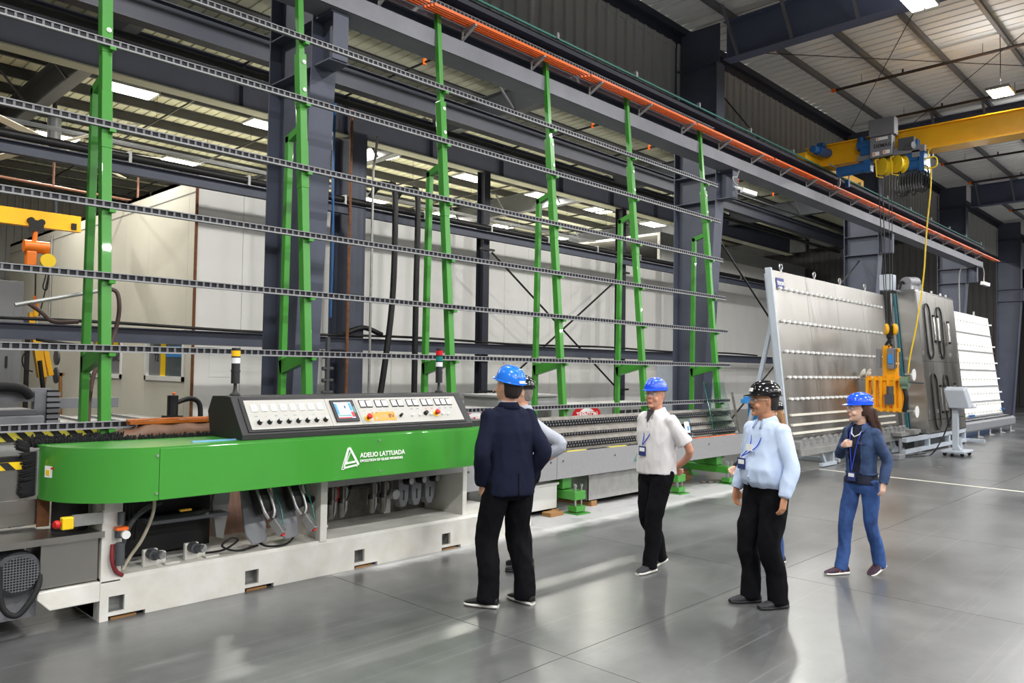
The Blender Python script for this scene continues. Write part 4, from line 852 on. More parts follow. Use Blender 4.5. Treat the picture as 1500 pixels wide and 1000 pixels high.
# ================================================================ STAINLESS TILT TABLE
def ty(z): return 6.38+.11*z
tt = thing('tilt_table', 'large stainless tilting glass table with rows of white rollers', 'tilt table', (17.2, 6.7, 0))
TX0, TX1 = 14.3, 20.55
n = 4; q = (TX1-TX0)/n
for i in range(n): obj('steel_sheet', MB().prism([(TX0+i*q+.004, ty(.62), .62), (TX0+i*q+.004, ty(3.86), 3.86), (TX0+i*q+.004, ty(3.86)+.03, 3.86), (TX0+i*q+.004, ty(.62)+.03, .62)], (q-.008, 0, 0)), 'stainless', tt)
obj('frame_edge', MB().prism([(TX0-.06, ty(.4)-.02, .4), (TX0-.06, ty(3.9)-.02, 3.9), (TX0-.06, ty(3.9)+.1, 3.9), (TX0-.06, ty(.4)+.1, .4)], (.06, 0, 0)), 'tablegrey', tt)
for X in (TX0+.05, 16.4, 18.5, 20.3):
    obj('back_leg', MB().beam((X, ty(2.9)+.1, 2.9), (X, 7.45, .05), .07, .07).bx(X-.04, X+.04, 6.3, 7.5, .03, .1), 'tablegrey', tt); obj('upright', MB().beam((X, ty(.1)+.12, .1), (X, ty(3.8)+.12, 3.8), .08, .08), 'tablegrey', tt)
rm = withmat(MB().bx(-.055, .055, -.05, 0, -.016, .016).bx(-.02, .02, -.055, 0, -.026, .026).mesh('roller'), 'white')
for z in (3.52, 2.87, 2.28, 1.78, 1.36):
    for i in range(24):
        o = bpy.data.objects.new('roller', rm); put(o, tt); o.location += V(TX0+.25+i*.245, ty(z), z)
for z in (1.05, .86, .7):
    obj('roller_strip', MB().bx(TX0+.15, TX1-.3, ty(z)-.04, ty(z), z-.02, z+.02), 'plasticwhite', tt)
for X in (14.75, 16.35, 17.75, 19.3): obj('lifting_eye', MB().tube([(X+.06*math.sin(a), ty(3.86)+.015, 3.95-.06*math.cos(a)) for a in [2*math.pi*k/12 for k in range(13)]], .014, 6).cyl((X, ty(3.86)+.015, 3.85), (X, ty(3.86)+.015, 3.9), .02), 'alu', tt, smooth=60)
pl_ = obj('name_plate', MB().ob((14.62, ty(3.62)-.006, 3.62), (.17, 0, 0), (0, .004, 0), (0, .011, .1)), 'labelblue', tt)
text('plate_text', 'TENON', .11, 'white', pl_, (14.475, ty(3.58)-.012, 3.58), (1, 0, 0), (0, .11, 1), .002, bold=.002, sx=.78)
obj('bottom_conveyor', MB().bx(TX0, TX1, 6.22, 6.46, .42, .56).bx(TX0, TX1, 6.2, 6.24, .3, .42), 'galv', tt)
for i in range(20): obj('support_bracket', MB().prism([(TX0+.15+i*.3, 6.2, .6), (TX0+.27+i*.3, 6.2, .64), (TX0+.25+i*.3, 6.2, .52), (TX0+.15+i*.3, 6.2, .5)], (0, .06, 0)), 'alu', tt)
for X in (16.0, 18.2, 20.2): obj('floor_foot', MB().bx(X-.6, X+.1, 6.24, 6.32, .02, .08).beam((X-.35, 6.3, .06), (X-.5, 6.35, .35), .07, .05).bx(X-.04, X+.02, 6.26, 6.32, .06, .34), 'tablegrey', tt)
# ================================================================ GLASS WASHER
wa = thing('glass_washer', 'tall stainless vertical glass washer with doors, handles and motors', 'washer', (22.5, 6.3, 0))
prof = [(5.85, .42), (6.18, 4.0), (6.62, 4.0), (6.75, 3.0), (6.6, .42)]
obj('body', MB().prism([(20.9, y, z) for y, z in prof], (3.3, 0, 0)), 'stainlessbright', wa)
def wf(z): return 5.85+(z-.42)*(.33/3.58)
xs = [20.93, 21.75, 22.5, 23.35, 24.18]
for i, (a, b_) in enumerate(zip(xs[:-1], xs[1:])):
    for z0, z1 in ((.75, 2.2), (2.21, 3.95)):
        d = obj('door', MB().prism([(a+.008, wf(z0)-.014, z0), (a+.008, wf(z1)-.014, z1), (a+.008, wf(z1), z1), (a+.008, wf(z0), z0)], (b_-a-.016, 0, 0)), 'stainless', wa)
        for x in (a+.06, b_-.06): obj('latch', MB().ob((x, wf(z0+.2)-.02, z0+.2), (.02, 0, 0), (0, .01, 0), (0, 0, .05)), 'alu', d)
    obj('kick_plate', MB().prism([(a+.01, wf(.44)-.01, .44), (a+.01, wf(.73)-.01, .73), (a+.01, wf(.73), .73), (a+.01, wf(.44), .44)], (b_-a-.02, 0, 0)), 'stainless', wa)
def hbar(x, z0, z1, m='stainlessbright', r=.035): obj('door_handle', MB().cyl((x, wf(z0)-.07, z0), (x, wf(z1)-.07, z1), r, n=10), m, wa, smooth=40); [obj('handle_cap', MB().cyl((x, wf(zz)-.07, zz), (x, wf(zz)-.07, zz+.06), r*1.05, n=10), 'black', wa, smooth=40) for zz in (z1, z0-.06)]
for x in (21.95, 22.3): hbar(x, 2.75, 3.35); hbar(x, .95, 1.55)
hbar(23.2, 2.75, 3.25); hbar(23.25, 1.35, 1.6)
def loop(x0, x1, z0, z1):
    r = (x1-x0)/2; pts = [(x0, z1)] + [(x0, z1-k*(z1-z0)/6) for k in range(1, 6)] + [((x0+x1)/2-r*math.cos(a), z0-r*math.sin(a)) for a in [math.pi*k/8 for k in range(9)]] + [(x1, z0+(k)*(z1-z0)/6) for k in range(1, 7)] + [((x0+x1)/2+r*math.cos(a), z1+r*math.sin(a)) for a in [math.pi*k/8 for k in range(1, 8)]] + [(x0, z1)]
    obj('hose_loop', MB().tube([(x, wf(z)-.04, z) for x, z in pts], .02, 6), 'black', wa, smooth=60)
for zz in (2.5, .72): loop(21.35, 21.8, zz, zz+.95); loop(22.4, 22.8, zz, zz+.95)
for x in (21.1, 21.9, 22.7, 23.5, 24.0): obj('lifting_eye', MB().cyl((x, 6.3, 4.0), (x, 6.3, 4.1), .03, n=8), 'alu', wa)
tm = obj('top_motor', MB().cyl((21.1, 6.45, 4.2), (21.7, 6.4, 4.25), .14, n=14).cyl((21.9, 6.5, 4.0), (21.9, 6.5, 4.35), .09, n=12).cyl((22.15, 6.5, 4.0), (22.15, 6.5, 4.3), .09, n=12).cyl((22.4, 6.5, 4.0), (22.4, 6.5, 4.26), .08, n=12).bx(21.0, 21.6, 6.3, 6.6, 4.0, 4.14), 'cabinet', wa, smooth=40)
for k in range(5): obj('top_pipe', MB().tube(cat3([(20.95+.16*k, 6.55, 4.0), (21.0+.17*k, 6.5, 4.22+.03*(k % 2)), (21.1+.18*k, 6.42, 4.0)]), .025, 6), 'black', wa, smooth=60)
obj('junction_box', MB().bx(20.6, 20.92, 6.62, 6.92, 3.98, 4.38), 'tablegrey', wa, bevel=.01)
obj('teal_edge', MB().prism([(20.78, 6.3, .5), (20.78, 6.62, 3.9), (20.78, 6.66, 3.9), (20.78, 6.34, .5)], (.08, 0, 0)), 'tealpaint', wa); obj('edge_strip', MB().prism([(20.68, 6.36, .6), (20.68, 6.66, 3.9), (20.68, 6.7, 3.9), (20.68, 6.4, .6)], (.06, 0, 0)), 'alu', wa)
fr = obj('base_frame', MB().bx(19.2, 24.2, 5.86, 5.96, .3, .4).bx(19.0, 24.3, 5.82, 5.94, .05, .13).bx(20.88, 20.98, 5.86, 5.96, .1, .32).bx(22.6, 22.72, 5.86, 5.96, .1, .32).bx(24.1, 24.2, 5.86, 5.96, .1, .32).bx(24.15, 24.25, 5.4, 6.6, .05, .13).bx(20.9, 24.2, 6.5, 6.6, .05, .4), 'tablegrey', wa)
for x in (20.2, 22.6, 24.2): obj('levelling_foot', MB().cyl((x, 5.88, 0), (x, 5.88, .06), .05, n=10), 'alu', wa)
obj('gear_plate', MB().bx(19.3, 20.6, 6.0, 6.2, .42, .5).bx(19.9, 20.4, 5.9, 6.1, .48, .55), 'galv', wa)
obj('floor_tray', MB().bx(20.4, 23.8, 6.05, 6.5, .04, .28), 'darkgrey', wa)
# ================================================================ WHITE ROLLER TABLE
wt = thing('roller_table', 'white panelled leaning roller table beyond the washer', 'roller table', (27.9, 6.6, 0))
def wy(z): return 6.3+.13*z
bands = [(.62, 1.02), (1.06, 1.5), (1.54, 2.02), (2.06, 2.62), (2.66, 3.2), (3.24, 3.85)]
for z0, z1 in bands:
    for a, b_ in ((24.35, 26.45), (26.5, 30.95)):
        obj('white_panel', MB().prism([(a, wy(z0), z0), (a, wy(z1), z1), (a, wy(z1)+.04, z1), (a, wy(z0)+.04, z0)], (b_-a, 0, 0)), 'white', wt)
        obj('ledge', MB().bx(a, b_, wy(z0)-.03, wy(z0)+.03, z0-.035, z0-.01), 'greypaint', wt)
rm2 = withmat(MB().bx(-.07, .07, -.06, 0, -.025, .02).mesh('roller'), 'white')
for z in (3.62, 2.86, 2.3, 1.78, 1.32, .98, .74):
    for i in range(18):
        o = bpy.data.objects.new('roller', rm2); put(o, wt); o.location += V(24.9+i*.36, wy(z), z)
for X in (24.5, 27.4, 30.8): obj('back_leg', MB().beam((X, wy(3.7)+.1, 3.7), (X, 7.6, .02), .08, .08).beam((X, wy(3.8)+.08, 3.8), (X, wy(.3)+.08, .3), .08, .08), 'tablegrey', wt)
for X in (26.2, 29.2): obj('lifting_eye', MB().cyl((X, wy(3.85)+.02, 3.83), (X, wy(3.85)+.02, 3.98), .03, n=8), 'alu', wt)
cv = obj('conveyor_base', MB().prism([(24.3, 6.1, .2), (24.3, 6.06, .25), (24.3, 6.06, .45), (24.3, 6.14, .52), (24.3, 6.6, .56), (24.3, 6.6, .2)], (7.0, 0, 0)), 'cabinet', wt)
for i in range(26): obj('vent_slot', MB().bx(24.6+i*.25, 24.75+i*.25, 6.1, 6.13, .525, .55), 'black', cv)
for X in (25.2, 26.8, 28.2, 29.6, 31): obj('levelling_foot', MB().cyl((X, 6.15, .03), (X, 6.15, .22), .03, n=8).lathe([(0, 0), (.14, 0), (.14, .015), (.04, .05), (0, .05)], (X, 6.15, 0), n=12), 'alu', wt, smooth=40)
obj('blue_clamp', MB().bx(26.6, 27.1, wy(.6)-.07, wy(.6)-.02, .6, .66).bx(30.6, 31.0, wy(.7)-.07, wy(.7)-.02, .72, .78), 'blue', wt)
# control pedestal
pe = thing('control_pedestal', 'light grey wheeled control pedestal before the washer', 'control pedestal', (20.25, 5.1, 0))
obj('base_plate', MB().bx(19.9, 20.7, 4.85, 5.35, .07, .13), 'tablegrey', pe, bevel=.02)
for x, y in ((20.0, 4.92), (20.6, 4.92), (20.0, 5.28), (20.6, 5.28)): obj('caster', MB().cyl((x-.02, y, .04), (x+.02, y, .04), .04, n=12).bx(x-.025, x+.025, y-.015, y+.015, .04, .08), 'black', pe, smooth=40)
obj('post', MB().prism([(20.2, 5.18, .13), (20.2, 5.0, .13), (20.2, 5.06, .24), (20.2, 5.06, 1.12), (20.2, 5.18, 1.12)], (.13, 0, 0)).prism([(20.33, 5.02, .13), (20.5, 5.02, .13), (20.36, 5.02, .42), (20.33, 5.02, .42)], (0, .1, 0)), 'tablegrey', pe, bevel=.01)
bx_ = obj('control_box', MB().prism([(20.05, 5.2, 1.1), (20.0, 5.3, 1.52), (20.25, 5.3, 1.6), (20.42, 5.2, 1.14)], (0, -.42, 0)), 'tablegrey', pe, bevel=.02)
obj('button_strip', MB().ob((20.345, 4.985, 1.36), (-.055, 0, .15), (0, .09, 0), (.012, 0, .005)), 'cabinet', bx_)
for k, m in enumerate(('black', 'white', 'blue', 'red')): obj('push_button', MB().cyl((20.29+.033*k, 4.985, 1.46-.07*k), (20.33+.033*k, 4.985, 1.475-.07*k), .022, n=8), m, bx_)
obj('tray', MB().bx(20.3, 20.75, 4.8, 5.3, 1.1, 1.14), 'tablegrey', pe, bevel=.01)
obj('power_cable', MB().tube(cat3([(20.2, 5.2, .9), (20.1, 5.35, .4), (19.8, 5.5, .03), (19.2, 5.6, .02), (18.5, 5.8, .02)]), .015, 6), 'black', pe, smooth=60)
t = thing('floor_cables', 'black cables lying on the floor below the tilt table', 'cables', (18.8, 5.9, 0))
for i in range(3): obj('cable', MB().tube(cat3([(17.6+.2*i, 6.0, .02), (18.4, 5.85+.08*i, .03), (19.0, 5.95-.06*i, .02), (19.6+.3*i, 5.75, .02)]), .022, 6), 'black', t, smooth=60)
t = thing('foot_pedal', 'small grey pedal box on the floor by the cables', 'pedal', (18.2, 5.72, 0)); obj('housing', MB().bx(18.0, 18.4, 5.64, 5.8, 0, .12), 'cabinet', t, bevel=.015); obj('post', MB().cyl((18.3, 5.72, .12), (18.3, 5.72, .45), .03, n=8), 'cabinet', t)
# ================================================================ OVERHEAD CRANE
cr = thing('overhead_crane', 'yellow overhead bridge crane with blue hoist and grey cabinets', 'crane', (18.3, 3.0, 6.7))
obj('girder', MB().bx(18.16, 18.44, -14, 7.75, 6.74, 7.2), 'yellow', cr); obj('top_flange', MB().bx(18.06, 18.54, -14, 7.75, 7.2, 7.225), 'yellow', cr); obj('bottom_flange', MB().bx(18.06, 18.54, -14, 7.75, 6.71, 6.74), 'yellow', cr)
obj('end_truck', MB().bx(17.3, 20.9, 7.4, 7.64, 6.7, 6.92).prism([(18.5, 7.4, 6.92), (19.8, 7.4, 6.92), (18.5, 7.4, 7.1)], (0, .24, 0)), 'yellow', cr, bevel=.02)
for x in (17.5, 20.6): obj('wheel', MB().cyl((x, 7.49, 6.72), (x, 7.55, 6.72), .03 if 0 else .1, n=16), 'steeldark', cr)
dm_ = obj('drive_motor', MB().cyl((17.55, 7.25, 6.98), (18.15, 7.25, 7.03), .11, n=14).cyl((17.3, 7.25, 6.95), (17.55, 7.25, 6.98), .08, n=12), 'blue', cr, smooth=40); obj('motor_box', MB().bx(17.7, 17.9, 7.18, 7.32, 7.1, 7.18), 'blue', dm_)
tr = obj('trolley_frame', MB().bx(17.95, 18.1, 5.1, 6.5, 6.66, 6.8).bx(18.5, 18.62, 5.1, 6.5, 6.66, 6.8).bx(17.95, 18.62, 5.2, 5.35, 6.55, 6.7), 'cabinet', cr)
c1 = obj('electric_cabinet', MB().bx(17.8, 18.05, 5.66, 6.2, 7.12, 7.5), 'cabinet', cr, bevel=.01); c2 = obj('electric_cabinet', MB().bx(17.82, 18.05, 5.72, 6.18, 6.66, 7.11), 'cabinet', cr, bevel=.01)
for (y0, y1, z0, z1) in ((5.8, 6.05, 7.02, 7.08), (5.76, 5.9, 6.7, 6.78), (5.98, 6.12, 6.69, 6.77)): lb_ = obj('warning_label', MB().bx(17.815, 17.82, y0, y1, z0, z1), 'paperwhite', c2); obj('label_mark', MB().bx(17.811, 17.815, y1-.05, y1-.015, z0+.015, z1-.015), 'orange', lb_)
text('maker_mark', 'DEMAG', .11, 'consoleblack', c2, (17.817, 6.1, 6.86), (0, -1, 0), (0, 0, 1), .002, bold=.002)
obj('trolley_motor', MB().cyl((18.0, 6.5, 7.02), (18.0, 6.2, 7.02), .11, n=14).cyl((18.0, 6.42, 7.02), (18.0, 6.42, 7.2), .09, n=12).bx(17.9, 18.1, 6.2, 6.42, 6.78, 6.95), 'blue', cr, smooth=40)
obj('counter_unit', MB().cyl((18.0, 6.95, 6.5), (18.0, 6.3, 6.52), .12, n=14).bx(17.9, 18.1, 6.2, 6.35, 6.4, 6.66), 'blue', cr, smooth=40)
hb = obj('hoist_drum', MB().cyl((18.2, 5.65, 6.46), (18.2, 5.2, 6.46), .18, n=18).bx(17.98, 18.42, 5.12, 5.22, 6.25, 6.75).bx(18.0, 18.15, 5.25, 5.5, 6.5, 6.95), 'blue', cr, smooth=40)
obj('hoist_gear', MB().cyl((18.0, 5.55, 6.8), (17.9, 5.3, 6.8), .08, n=12).bx(17.9, 18.0, 5.3, 5.62, 6.75, 7.0), 'darkgrey', cr, smooth=40)
for y in (5.98, 5.66):
    r = obj('cable_reel', MB().lathe([(.0, 0), (.19, 0), (.19, .02), (.15, .03), (.15, .13), (.19, .14), (.19, .16), (0, .16)], (17.95, y, 6.46), (.8, -.6, 0), 20), 'brightyellow', cr, smooth=35); obj('reel_bracket', MB().tube([(17.95, y+.06, 6.64), (17.88, y+.1, 6.62), (17.9, y+.08, 6.24), (18.0, y-.02, 6.22)], .018, 6), 'brightyellow', r)
for k in range(11):
    y0 = 5.72-.055*k; b = random.uniform(.85, 1.1)
    obj('festoon_loop', MB().tube(cat3([(18.1, y0, 6.35), (18.08, y0+.03, 6.1), (18.06, y0+.01, 6.3-.45*b), (18.1, y0-.06, 6.26-.45*b), (18.12, y0-.1, 6.12), (18.1, y0-.08, 6.35)]), .014, 5), 'black', cr, smooth=60)
obj('festoon_rail', MB().bx(18.07, 18.13, 5.1, 5.75, 6.34, 6.38), 'galv', cr)
obj('cable_coil', MB().tube(cat3([(18.05, 5.01+.13*math.cos(a), 6.4+.13*math.sin(a)+.02*math.sin(3*a)) for a in [k*.6 for k in range(32)]], 2), .016, 6).tube(cat3([(18.05, 5.05, 6.52), (18.08, 5.06, 6.66), (18.08, 5.0, 6.73)]), .014, 6), 'brightyellow', cr, smooth=60)
obj('yellow_cable', MB().tube(cat3([(18.05, 5.0, 6.3), (18.1, 5.03, 5.8), (18.15, 5.12, 5.0), (18.2, 5.2, 4.0), (18.22, 5.34, 3.0), (18.25, 5.5, 2.2), (18.28, 5.55, 1.75)]), .016, 6), 'brightyellow', cr, smooth=60)
obj('collector_arm', MB().beam((18.6, 7.4, 6.75), (18.9, 6.95, 6.72), .03, .03).beam((18.9, 7.0, 6.75), (18.95, 7.1, 6.4), .02, .02).bx(17.6, 18.5, 7.0, 7.02, 6.62, 6.65), 'galv', cr); obj('current_collector', MB().bx(18.9, 19.0, 7.05, 7.14, 6.35, 6.52), 'blue', cr)
for k in range(4): obj('collector_shoe', MB().bx(18.4+.1*k, 18.44+.1*k, 7.06+.05*k, 7.1+.05*k, 6.3, 6.46), 'galv', cr)
obj('rope', MB().tube([(18.25, 6.16, 6.5), (18.28, 6.0, 2.95)], .01, 5), 'black', cr); obj('rope', MB().tube([(18.35, 6.1, 6.5), (18.3, 5.98, 2.95)], .01, 5), 'black', cr); obj('rope', MB().tube([(18.3, 5.88, 6.4), (18.3, 5.86, 2.95)], .008, 5), 'black', cr); obj('rope', MB().tube([(18.3, 5.94, 6.4), (18.32, 5.92, 2.95)], .008, 5), 'black', cr)
hk = obj('hook_block', MB().bx(18.22, 18.38, 5.86, 5.98, 2.66, 2.95), 'black', cr, bevel=.02)
for y in (5.82, 6.0): obj('sheave', MB().lathe([(.03, 0), (.11, 0), (.13, .02), (.13, .06), (.11, .08), (.03, .08)], (18.26, y+.03, 2.86), (.55, -.83, 0), 20), 'yellow', hk, smooth=35)
obj('hook', MB().tube(cat3([(18.3, 5.95, 2.68), (18.3, 5.95, 2.6), (18.3, 6.0, 2.53), (18.3, 5.94, 2.48), (18.3, 5.88, 2.54)]), [.03]*24+[.015], 8), 'black', hk, smooth=60)
# ================================================================ VACUUM LIFTER ON THE HOOK
vl = thing('vacuum_lifter', 'yellow vacuum lifter with suction cups hanging from the crane hook', 'lifter', (18.3, 6.0, 1.03))
obj('mast', MB().bx(18.24, 18.3, 5.95, 6.06, 1.4, 2.5).bx(18.26, 18.34, 5.72, 6.06, 2.36, 2.44).bx(18.26, 18.3, 5.74, 5.84, 1.7, 2.4).cyl((18.3, 5.92, 2.44), (18.3, 5.92, 2.52), .03, n=8), 'lifteryellow', vl, bevel=.008)
cb = obj('control_box', MB().bx(18.1, 18.5, 5.78, 5.92, 1.98, 2.44), 'cabinet', vl, bevel=.01); obj('box_door', MB().bx(18.12, 18.48, 5.765, 5.78, 2.0, 2.42), 'darkgrey', cb); obj('blue_switch', MB().bx(18.08, 18.1, 5.8, 5.9, 2.1, 2.3), 'lightblue', cb); obj('meter_box', MB().bx(18.06, 18.2, 6.06, 6.14, 2.0, 2.42), 'cabinet', vl)
for k in range(3): obj('indicator', MB().cyl((18.2+.08*k, 5.765, 2.1), (18.2+.08*k, 5.755, 2.1), .018, n=8), 'white', cb)
obj('indicator', MB().cyl((18.42, 5.765, 2.3), (18.42, 5.755, 2.3), .014, n=8), 'lampgreen', cb)
obj('frame_rail', MB().bx(18.2, 18.4, 5.66, 6.42, 1.72, 1.78).bx(18.2, 18.4, 5.66, 6.42, 1.05, 1.12), 'lifteryellow', vl, bevel=.006)
for y in (5.68, 5.8, 5.93, 6.08, 6.22, 6.38): obj('frame_plate', MB().bx(18.18, 18.24, y-.025, y+.03, 1.03, 1.82).bx(18.36, 18.42, y-.025, y+.03, 1.03, 1.82), 'lifteryellow', vl, bevel=.004)
obj('pivot_plate', MB().prism([(18.22, 5.75, 2.0), (18.22, 6.05, 2.0), (18.22, 5.97, 1.7), (18.22, 6.0, 1.4), (18.22, 5.8, 1.3), (18.22, 5.82, 1.7)], (.14, 0, 0)), 'lifteryellow', vl); obj('gear_block', MB().cyl((18.16, 5.88, 1.42), (18.16, 5.88, 1.6), .07, n=12).bx(18.1, 18.2, 5.8, 5.98, 1.2, 1.42), 'darkgrey', vl)
obj('vacuum_pump', MB().cyl((18.2, 5.66, 1.7), (18.2, 5.5, 1.7), .12, n=14).bx(18.12, 18.3, 5.52, 5.64, 1.55, 1.75), 'pumpgreen', vl, smooth=40); obj('steer_bar', MB().cyl((18.2, 5.5, 1.7), (18.2, 5.2, 1.68), .02, n=8), 'darkgrey', vl)
obj('hose_drop', MB().tube(cat3([(18.2, 5.6, 1.6), (18.18, 5.55, 1.35), (18.2, 5.6, 1.05)]), .05, 8), 'black', vl, smooth=60)
for y, z, L in ((6.42, 1.8, .36), (5.62, 1.06, -.2), (5.6, 1.86, -.12)):
    a = obj('cup_arm', MB().cyl((18.25, y, z), (18.25, y+L, z), .03, n=8), 'galv', vl); obj('suction_cup', MB().lathe([(.0, 0), (.03, 0), (.05, .03), (.12, .05), (.13, .07), (0, .07)], (18.25, y+L, z), (0, 1 if L > 0 else -1, 0), 16), 'white', a, smooth=40)
for y in (5.75, 6.0, 6.25):
    for z in (1.2, 1.55): obj('suction_cup', MB().lathe([(0, 0), (.03, 0), (.06, .04), (.11, .06), (.11, .075), (0, .075)], (18.42, y, z), (1, .3, 0), 14), 'plasticwhite', vl, smooth=40)
for y in (6.3, 6.42): obj('suction_cup', MB().lathe([(0, 0), (.03, 0), (.05, .03), (.11, .05), (.11, .065), (0, .065)], (18.2, y, 1.86), (0, .9, .4), 14), 'plasticwhite', vl, smooth=40)
# ================================================================ RIGHT BACKGROUND
bp_ = thing('blue_barrier', 'blue painted sheet barrier in the background at the right column', 'barrier', (40, 8.6, 0)); obj('panel', MB().bx(35, 41.2, 8.9, 9.0, .5, 1.9), 'blueplastic', bp_); obj('post', MB().bx(35, 35.1, 8.9, 9.0, 0, .5), 'blueplastic', bp_); obj('post', MB().bx(41.1, 41.2, 8.9, 9.0, 0, .5), 'blueplastic', bp_)
bs = thing('blue_stand', 'blue steel T-stand left of the stainless tilt table', 'stand', (14.5, 7.3, 0)); obj('post', MB().bx(14.5, 14.64, 7.25, 7.38, .02, 1.3), 'lightblue', bs); obj('top_bar', MB().bx(14.2, 14.75, 7.25, 7.38, 1.25, 1.33), 'lightblue', bs); obj('base', MB().bx(14.3, 14.9, 7.1, 7.5, 0, .02), 'lightblue', bs)
for x in (14.25, 14.4): obj('pin', MB().bx(x-.03, x+.03, 7.28, 7.34, 1.33, 1.38), 'lightblue', bs)
la = thing('step_ladder', 'yellow step ladder standing behind the rightmost green post', 'ladder', (15.0, 8.6, 0))
for s in (0, .4):
    obj('rail', MB().beam((14.75+s, 8.5, 0), (14.8+s*.8, 8.7, 1.55), .05, .07), 'brightyellow', la); obj('rear_rail', MB().beam((14.75+s, 9.1, 0), (14.8+s*.8, 8.74, 1.5), .03, .04), 'galv', la)
for k in range(5): obj('step', MB().bx(14.78, 15.16, 8.5+k*.035, 8.6+k*.035, .25+k*.27, .28+k*.27), 'brightyellow', la)
ec = thing('electric_cabinet', 'pale grey electric cabinet behind the yellow ladder', 'cabinet', (14.9, 9.4, 0)); obj('body', MB().bx(14.6, 15.9, 9.2, 9.6, 0, 2.05), 'tablegrey', ec, bevel=.01); obj('door', MB().bx(14.64, 15.86, 9.185, 9.2, .1, 2.0), 'tablegrey', ec); obj('handle', MB().bx(14.72, 14.76, 9.16, 9.185, 1.0, 1.2), 'black', ec)
po = thing('leaning_bar', 'thin dark bar standing beside the outfeed end', 'bar', (12.9, 6.85, 0)); obj('bar', MB().beam((12.95, 6.6, .0), (12.85, 6.85, 1.5), .04, .04), 'dirtysteel', po); obj('foot', MB().bx(12.85, 13.05, 6.5, 6.7, 0, .015), 'dirtysteel', po)
sc_ = thing('security_camera', 'small white camera on the corbel of the second runway column', 'camera', (14.05, 7.25, 5.4)); obj('body', MB().beam((13.95, 7.25, 5.42), (14.25, 7.1, 5.36), .09, .09), 'white', sc_, bevel=.01); obj('arm', MB().cyl((13.97, 7.41, 5.5), (13.95, 7.25, 5.44), .03, n=8), 'white', sc_); obj('cable', MB().tube(cat3([(13.9, 7.3, 5.5), (13.7, 7.28, 5.52), (13.65, 7.28, 5.62), (13.8, 7.28, 5.66), (13.9, 7.28, 5.8)]), .014, 5), 'galv', sc_, smooth=60)
sc_ = thing('security_camera', 'small white camera on the corbel near the runway end', 'camera', (32.3, 7.2, 5.3)); obj('body', MB().beam((32.2, 7.25, 5.24), (32.5, 7.1, 5.18), .12, .12), 'white', sc_); obj('conduit', MB().tube(cat3([(31.9, 7.9, 4.0), (31.9, 7.9, 5.6), (32.0, 7.7, 5.8), (32.26, 7.25, 5.84), (32.26, 7.2, 5.3)], 4), .02, 6), 'galv', sc_)
# dark far-bay backdrop: ribbed partition with dim openings beyond the tall white wall
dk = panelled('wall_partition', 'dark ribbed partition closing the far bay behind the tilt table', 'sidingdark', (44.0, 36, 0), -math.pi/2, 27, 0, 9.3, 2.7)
# ================================================================ LEFT BACKGROUND
jb = thing('jib_crane', 'yellow jib beam with an orange chain hoist on the far left', 'crane', (5.9, 24, 0))
obj('boom', MB().bx(2.5, 7.25, 23.94, 24.06, 5.55, 5.98).bx(2.5, 7.25, 23.88, 24.12, 5.53, 5.57), 'yellow', jb); obj('end_stop', MB().bx(7.0, 7.12, 23.86, 24.14, 5.57, 5.75), 'black', jb); obj('mast', MB().cyl((2.6, 24, 0), (2.6, 24, 6.1), .18, n=16), 'yellow', jb, smooth=40)
ho = obj('trolley', MB().cyl((6.0, 23.84, 5.68), (6.0, 24.16, 5.68), .09, n=12).cyl((6.25, 23.84, 5.66), (6.25, 24.16, 5.66), .09, n=12).bx(5.95, 6.3, 23.83, 23.87, 5.4, 5.7), 'black', jb)
h2 = obj('hoist_body', MB().cyl((5.85, 23.9, 4.98), (6.45, 23.9, 4.98), .17, n=16).cyl((6.1, 23.9, 5.1), (6.12, 23.9, 5.4), .06, n=8), 'hoistorange', jb, smooth=40); obj('chain_bag', MB().bx(5.9, 6.15, 23.78, 24.0, 4.45, 4.85), 'hoistorange', jb, bevel=.03); obj('chain_guard', MB().cyl((6.4, 23.7, 4.62), (6.4, 23.82, 4.62), .19, n=18), 'brightyellow', jb, smooth=40)
obj('chain', MB().tube([(6.15, 23.9, 4.8), (6.17, 23.9, 3.6)], .02, 6), 'black', jb); obj('chain_hook', MB().tube(cat3([(6.17, 23.9, 3.65), (6.15, 23.9, 3.5), (6.22, 23.9, 3.42), (6.2, 23.9, 3.3), (6.1, 23.9, 3.34)]), .035, 6), 'hoistorange', jb, smooth=60)
obj('pendant_cable', MB().tube(cat3([(6.3, 23.8, 4.8), (6.38, 23.8, 4.3), (6.32, 23.8, 3.9), (6.42, 23.8, 3.85), (6.45, 23.8, 4.3), (6.36, 23.8, 3.7), (6.25, 23.8, 3.1)]), .018, 5), 'black', jb, smooth=60)
ma = thing('tilt_manipulator', 'yellow hanging vacuum manipulator below the orange hoist', 'lifter', (6.3, 24, 1.1)); obj('beam', MB().bx(6.05, 6.2, 23.9, 24.05, 2.5, 3.2).bx(6.15, 6.25, 23.85, 24.0, 3.1, 3.3), 'yellow', ma); obj('arm', MB().beam((6.2, 23.9, 2.6), (6.4, 23.9, 1.45), .22, .2), 'yellow', ma); obj('lower_arm', MB().beam((6.45, 23.85, 2.2), (6.6, 23.85, 1.5), .12, .12), 'yellow', ma); obj('cylinder', MB().cyl((6.3, 23.8, 1.9), (6.42, 23.8, 1.1), .06, n=10), 'black', ma)
for z in (1.5, 2.0): obj('suction_disc', MB().cyl((6.72, 23.9, z), (6.77, 23.9, z), .22, n=16), 'darkgrey', ma, smooth=40)
obj('support', MB().bx(6.0, 6.1, 23.95, 24.05, 0, 2.6), 'black', ma); obj('hose', MB().tube(cat3([(6.1, 23.8, 2.3), (5.9, 23.8, 2.0), (5.95, 23.8, 1.7), (6.15, 23.8, 1.6)]), .02, 5), 'black', ma, smooth=60)
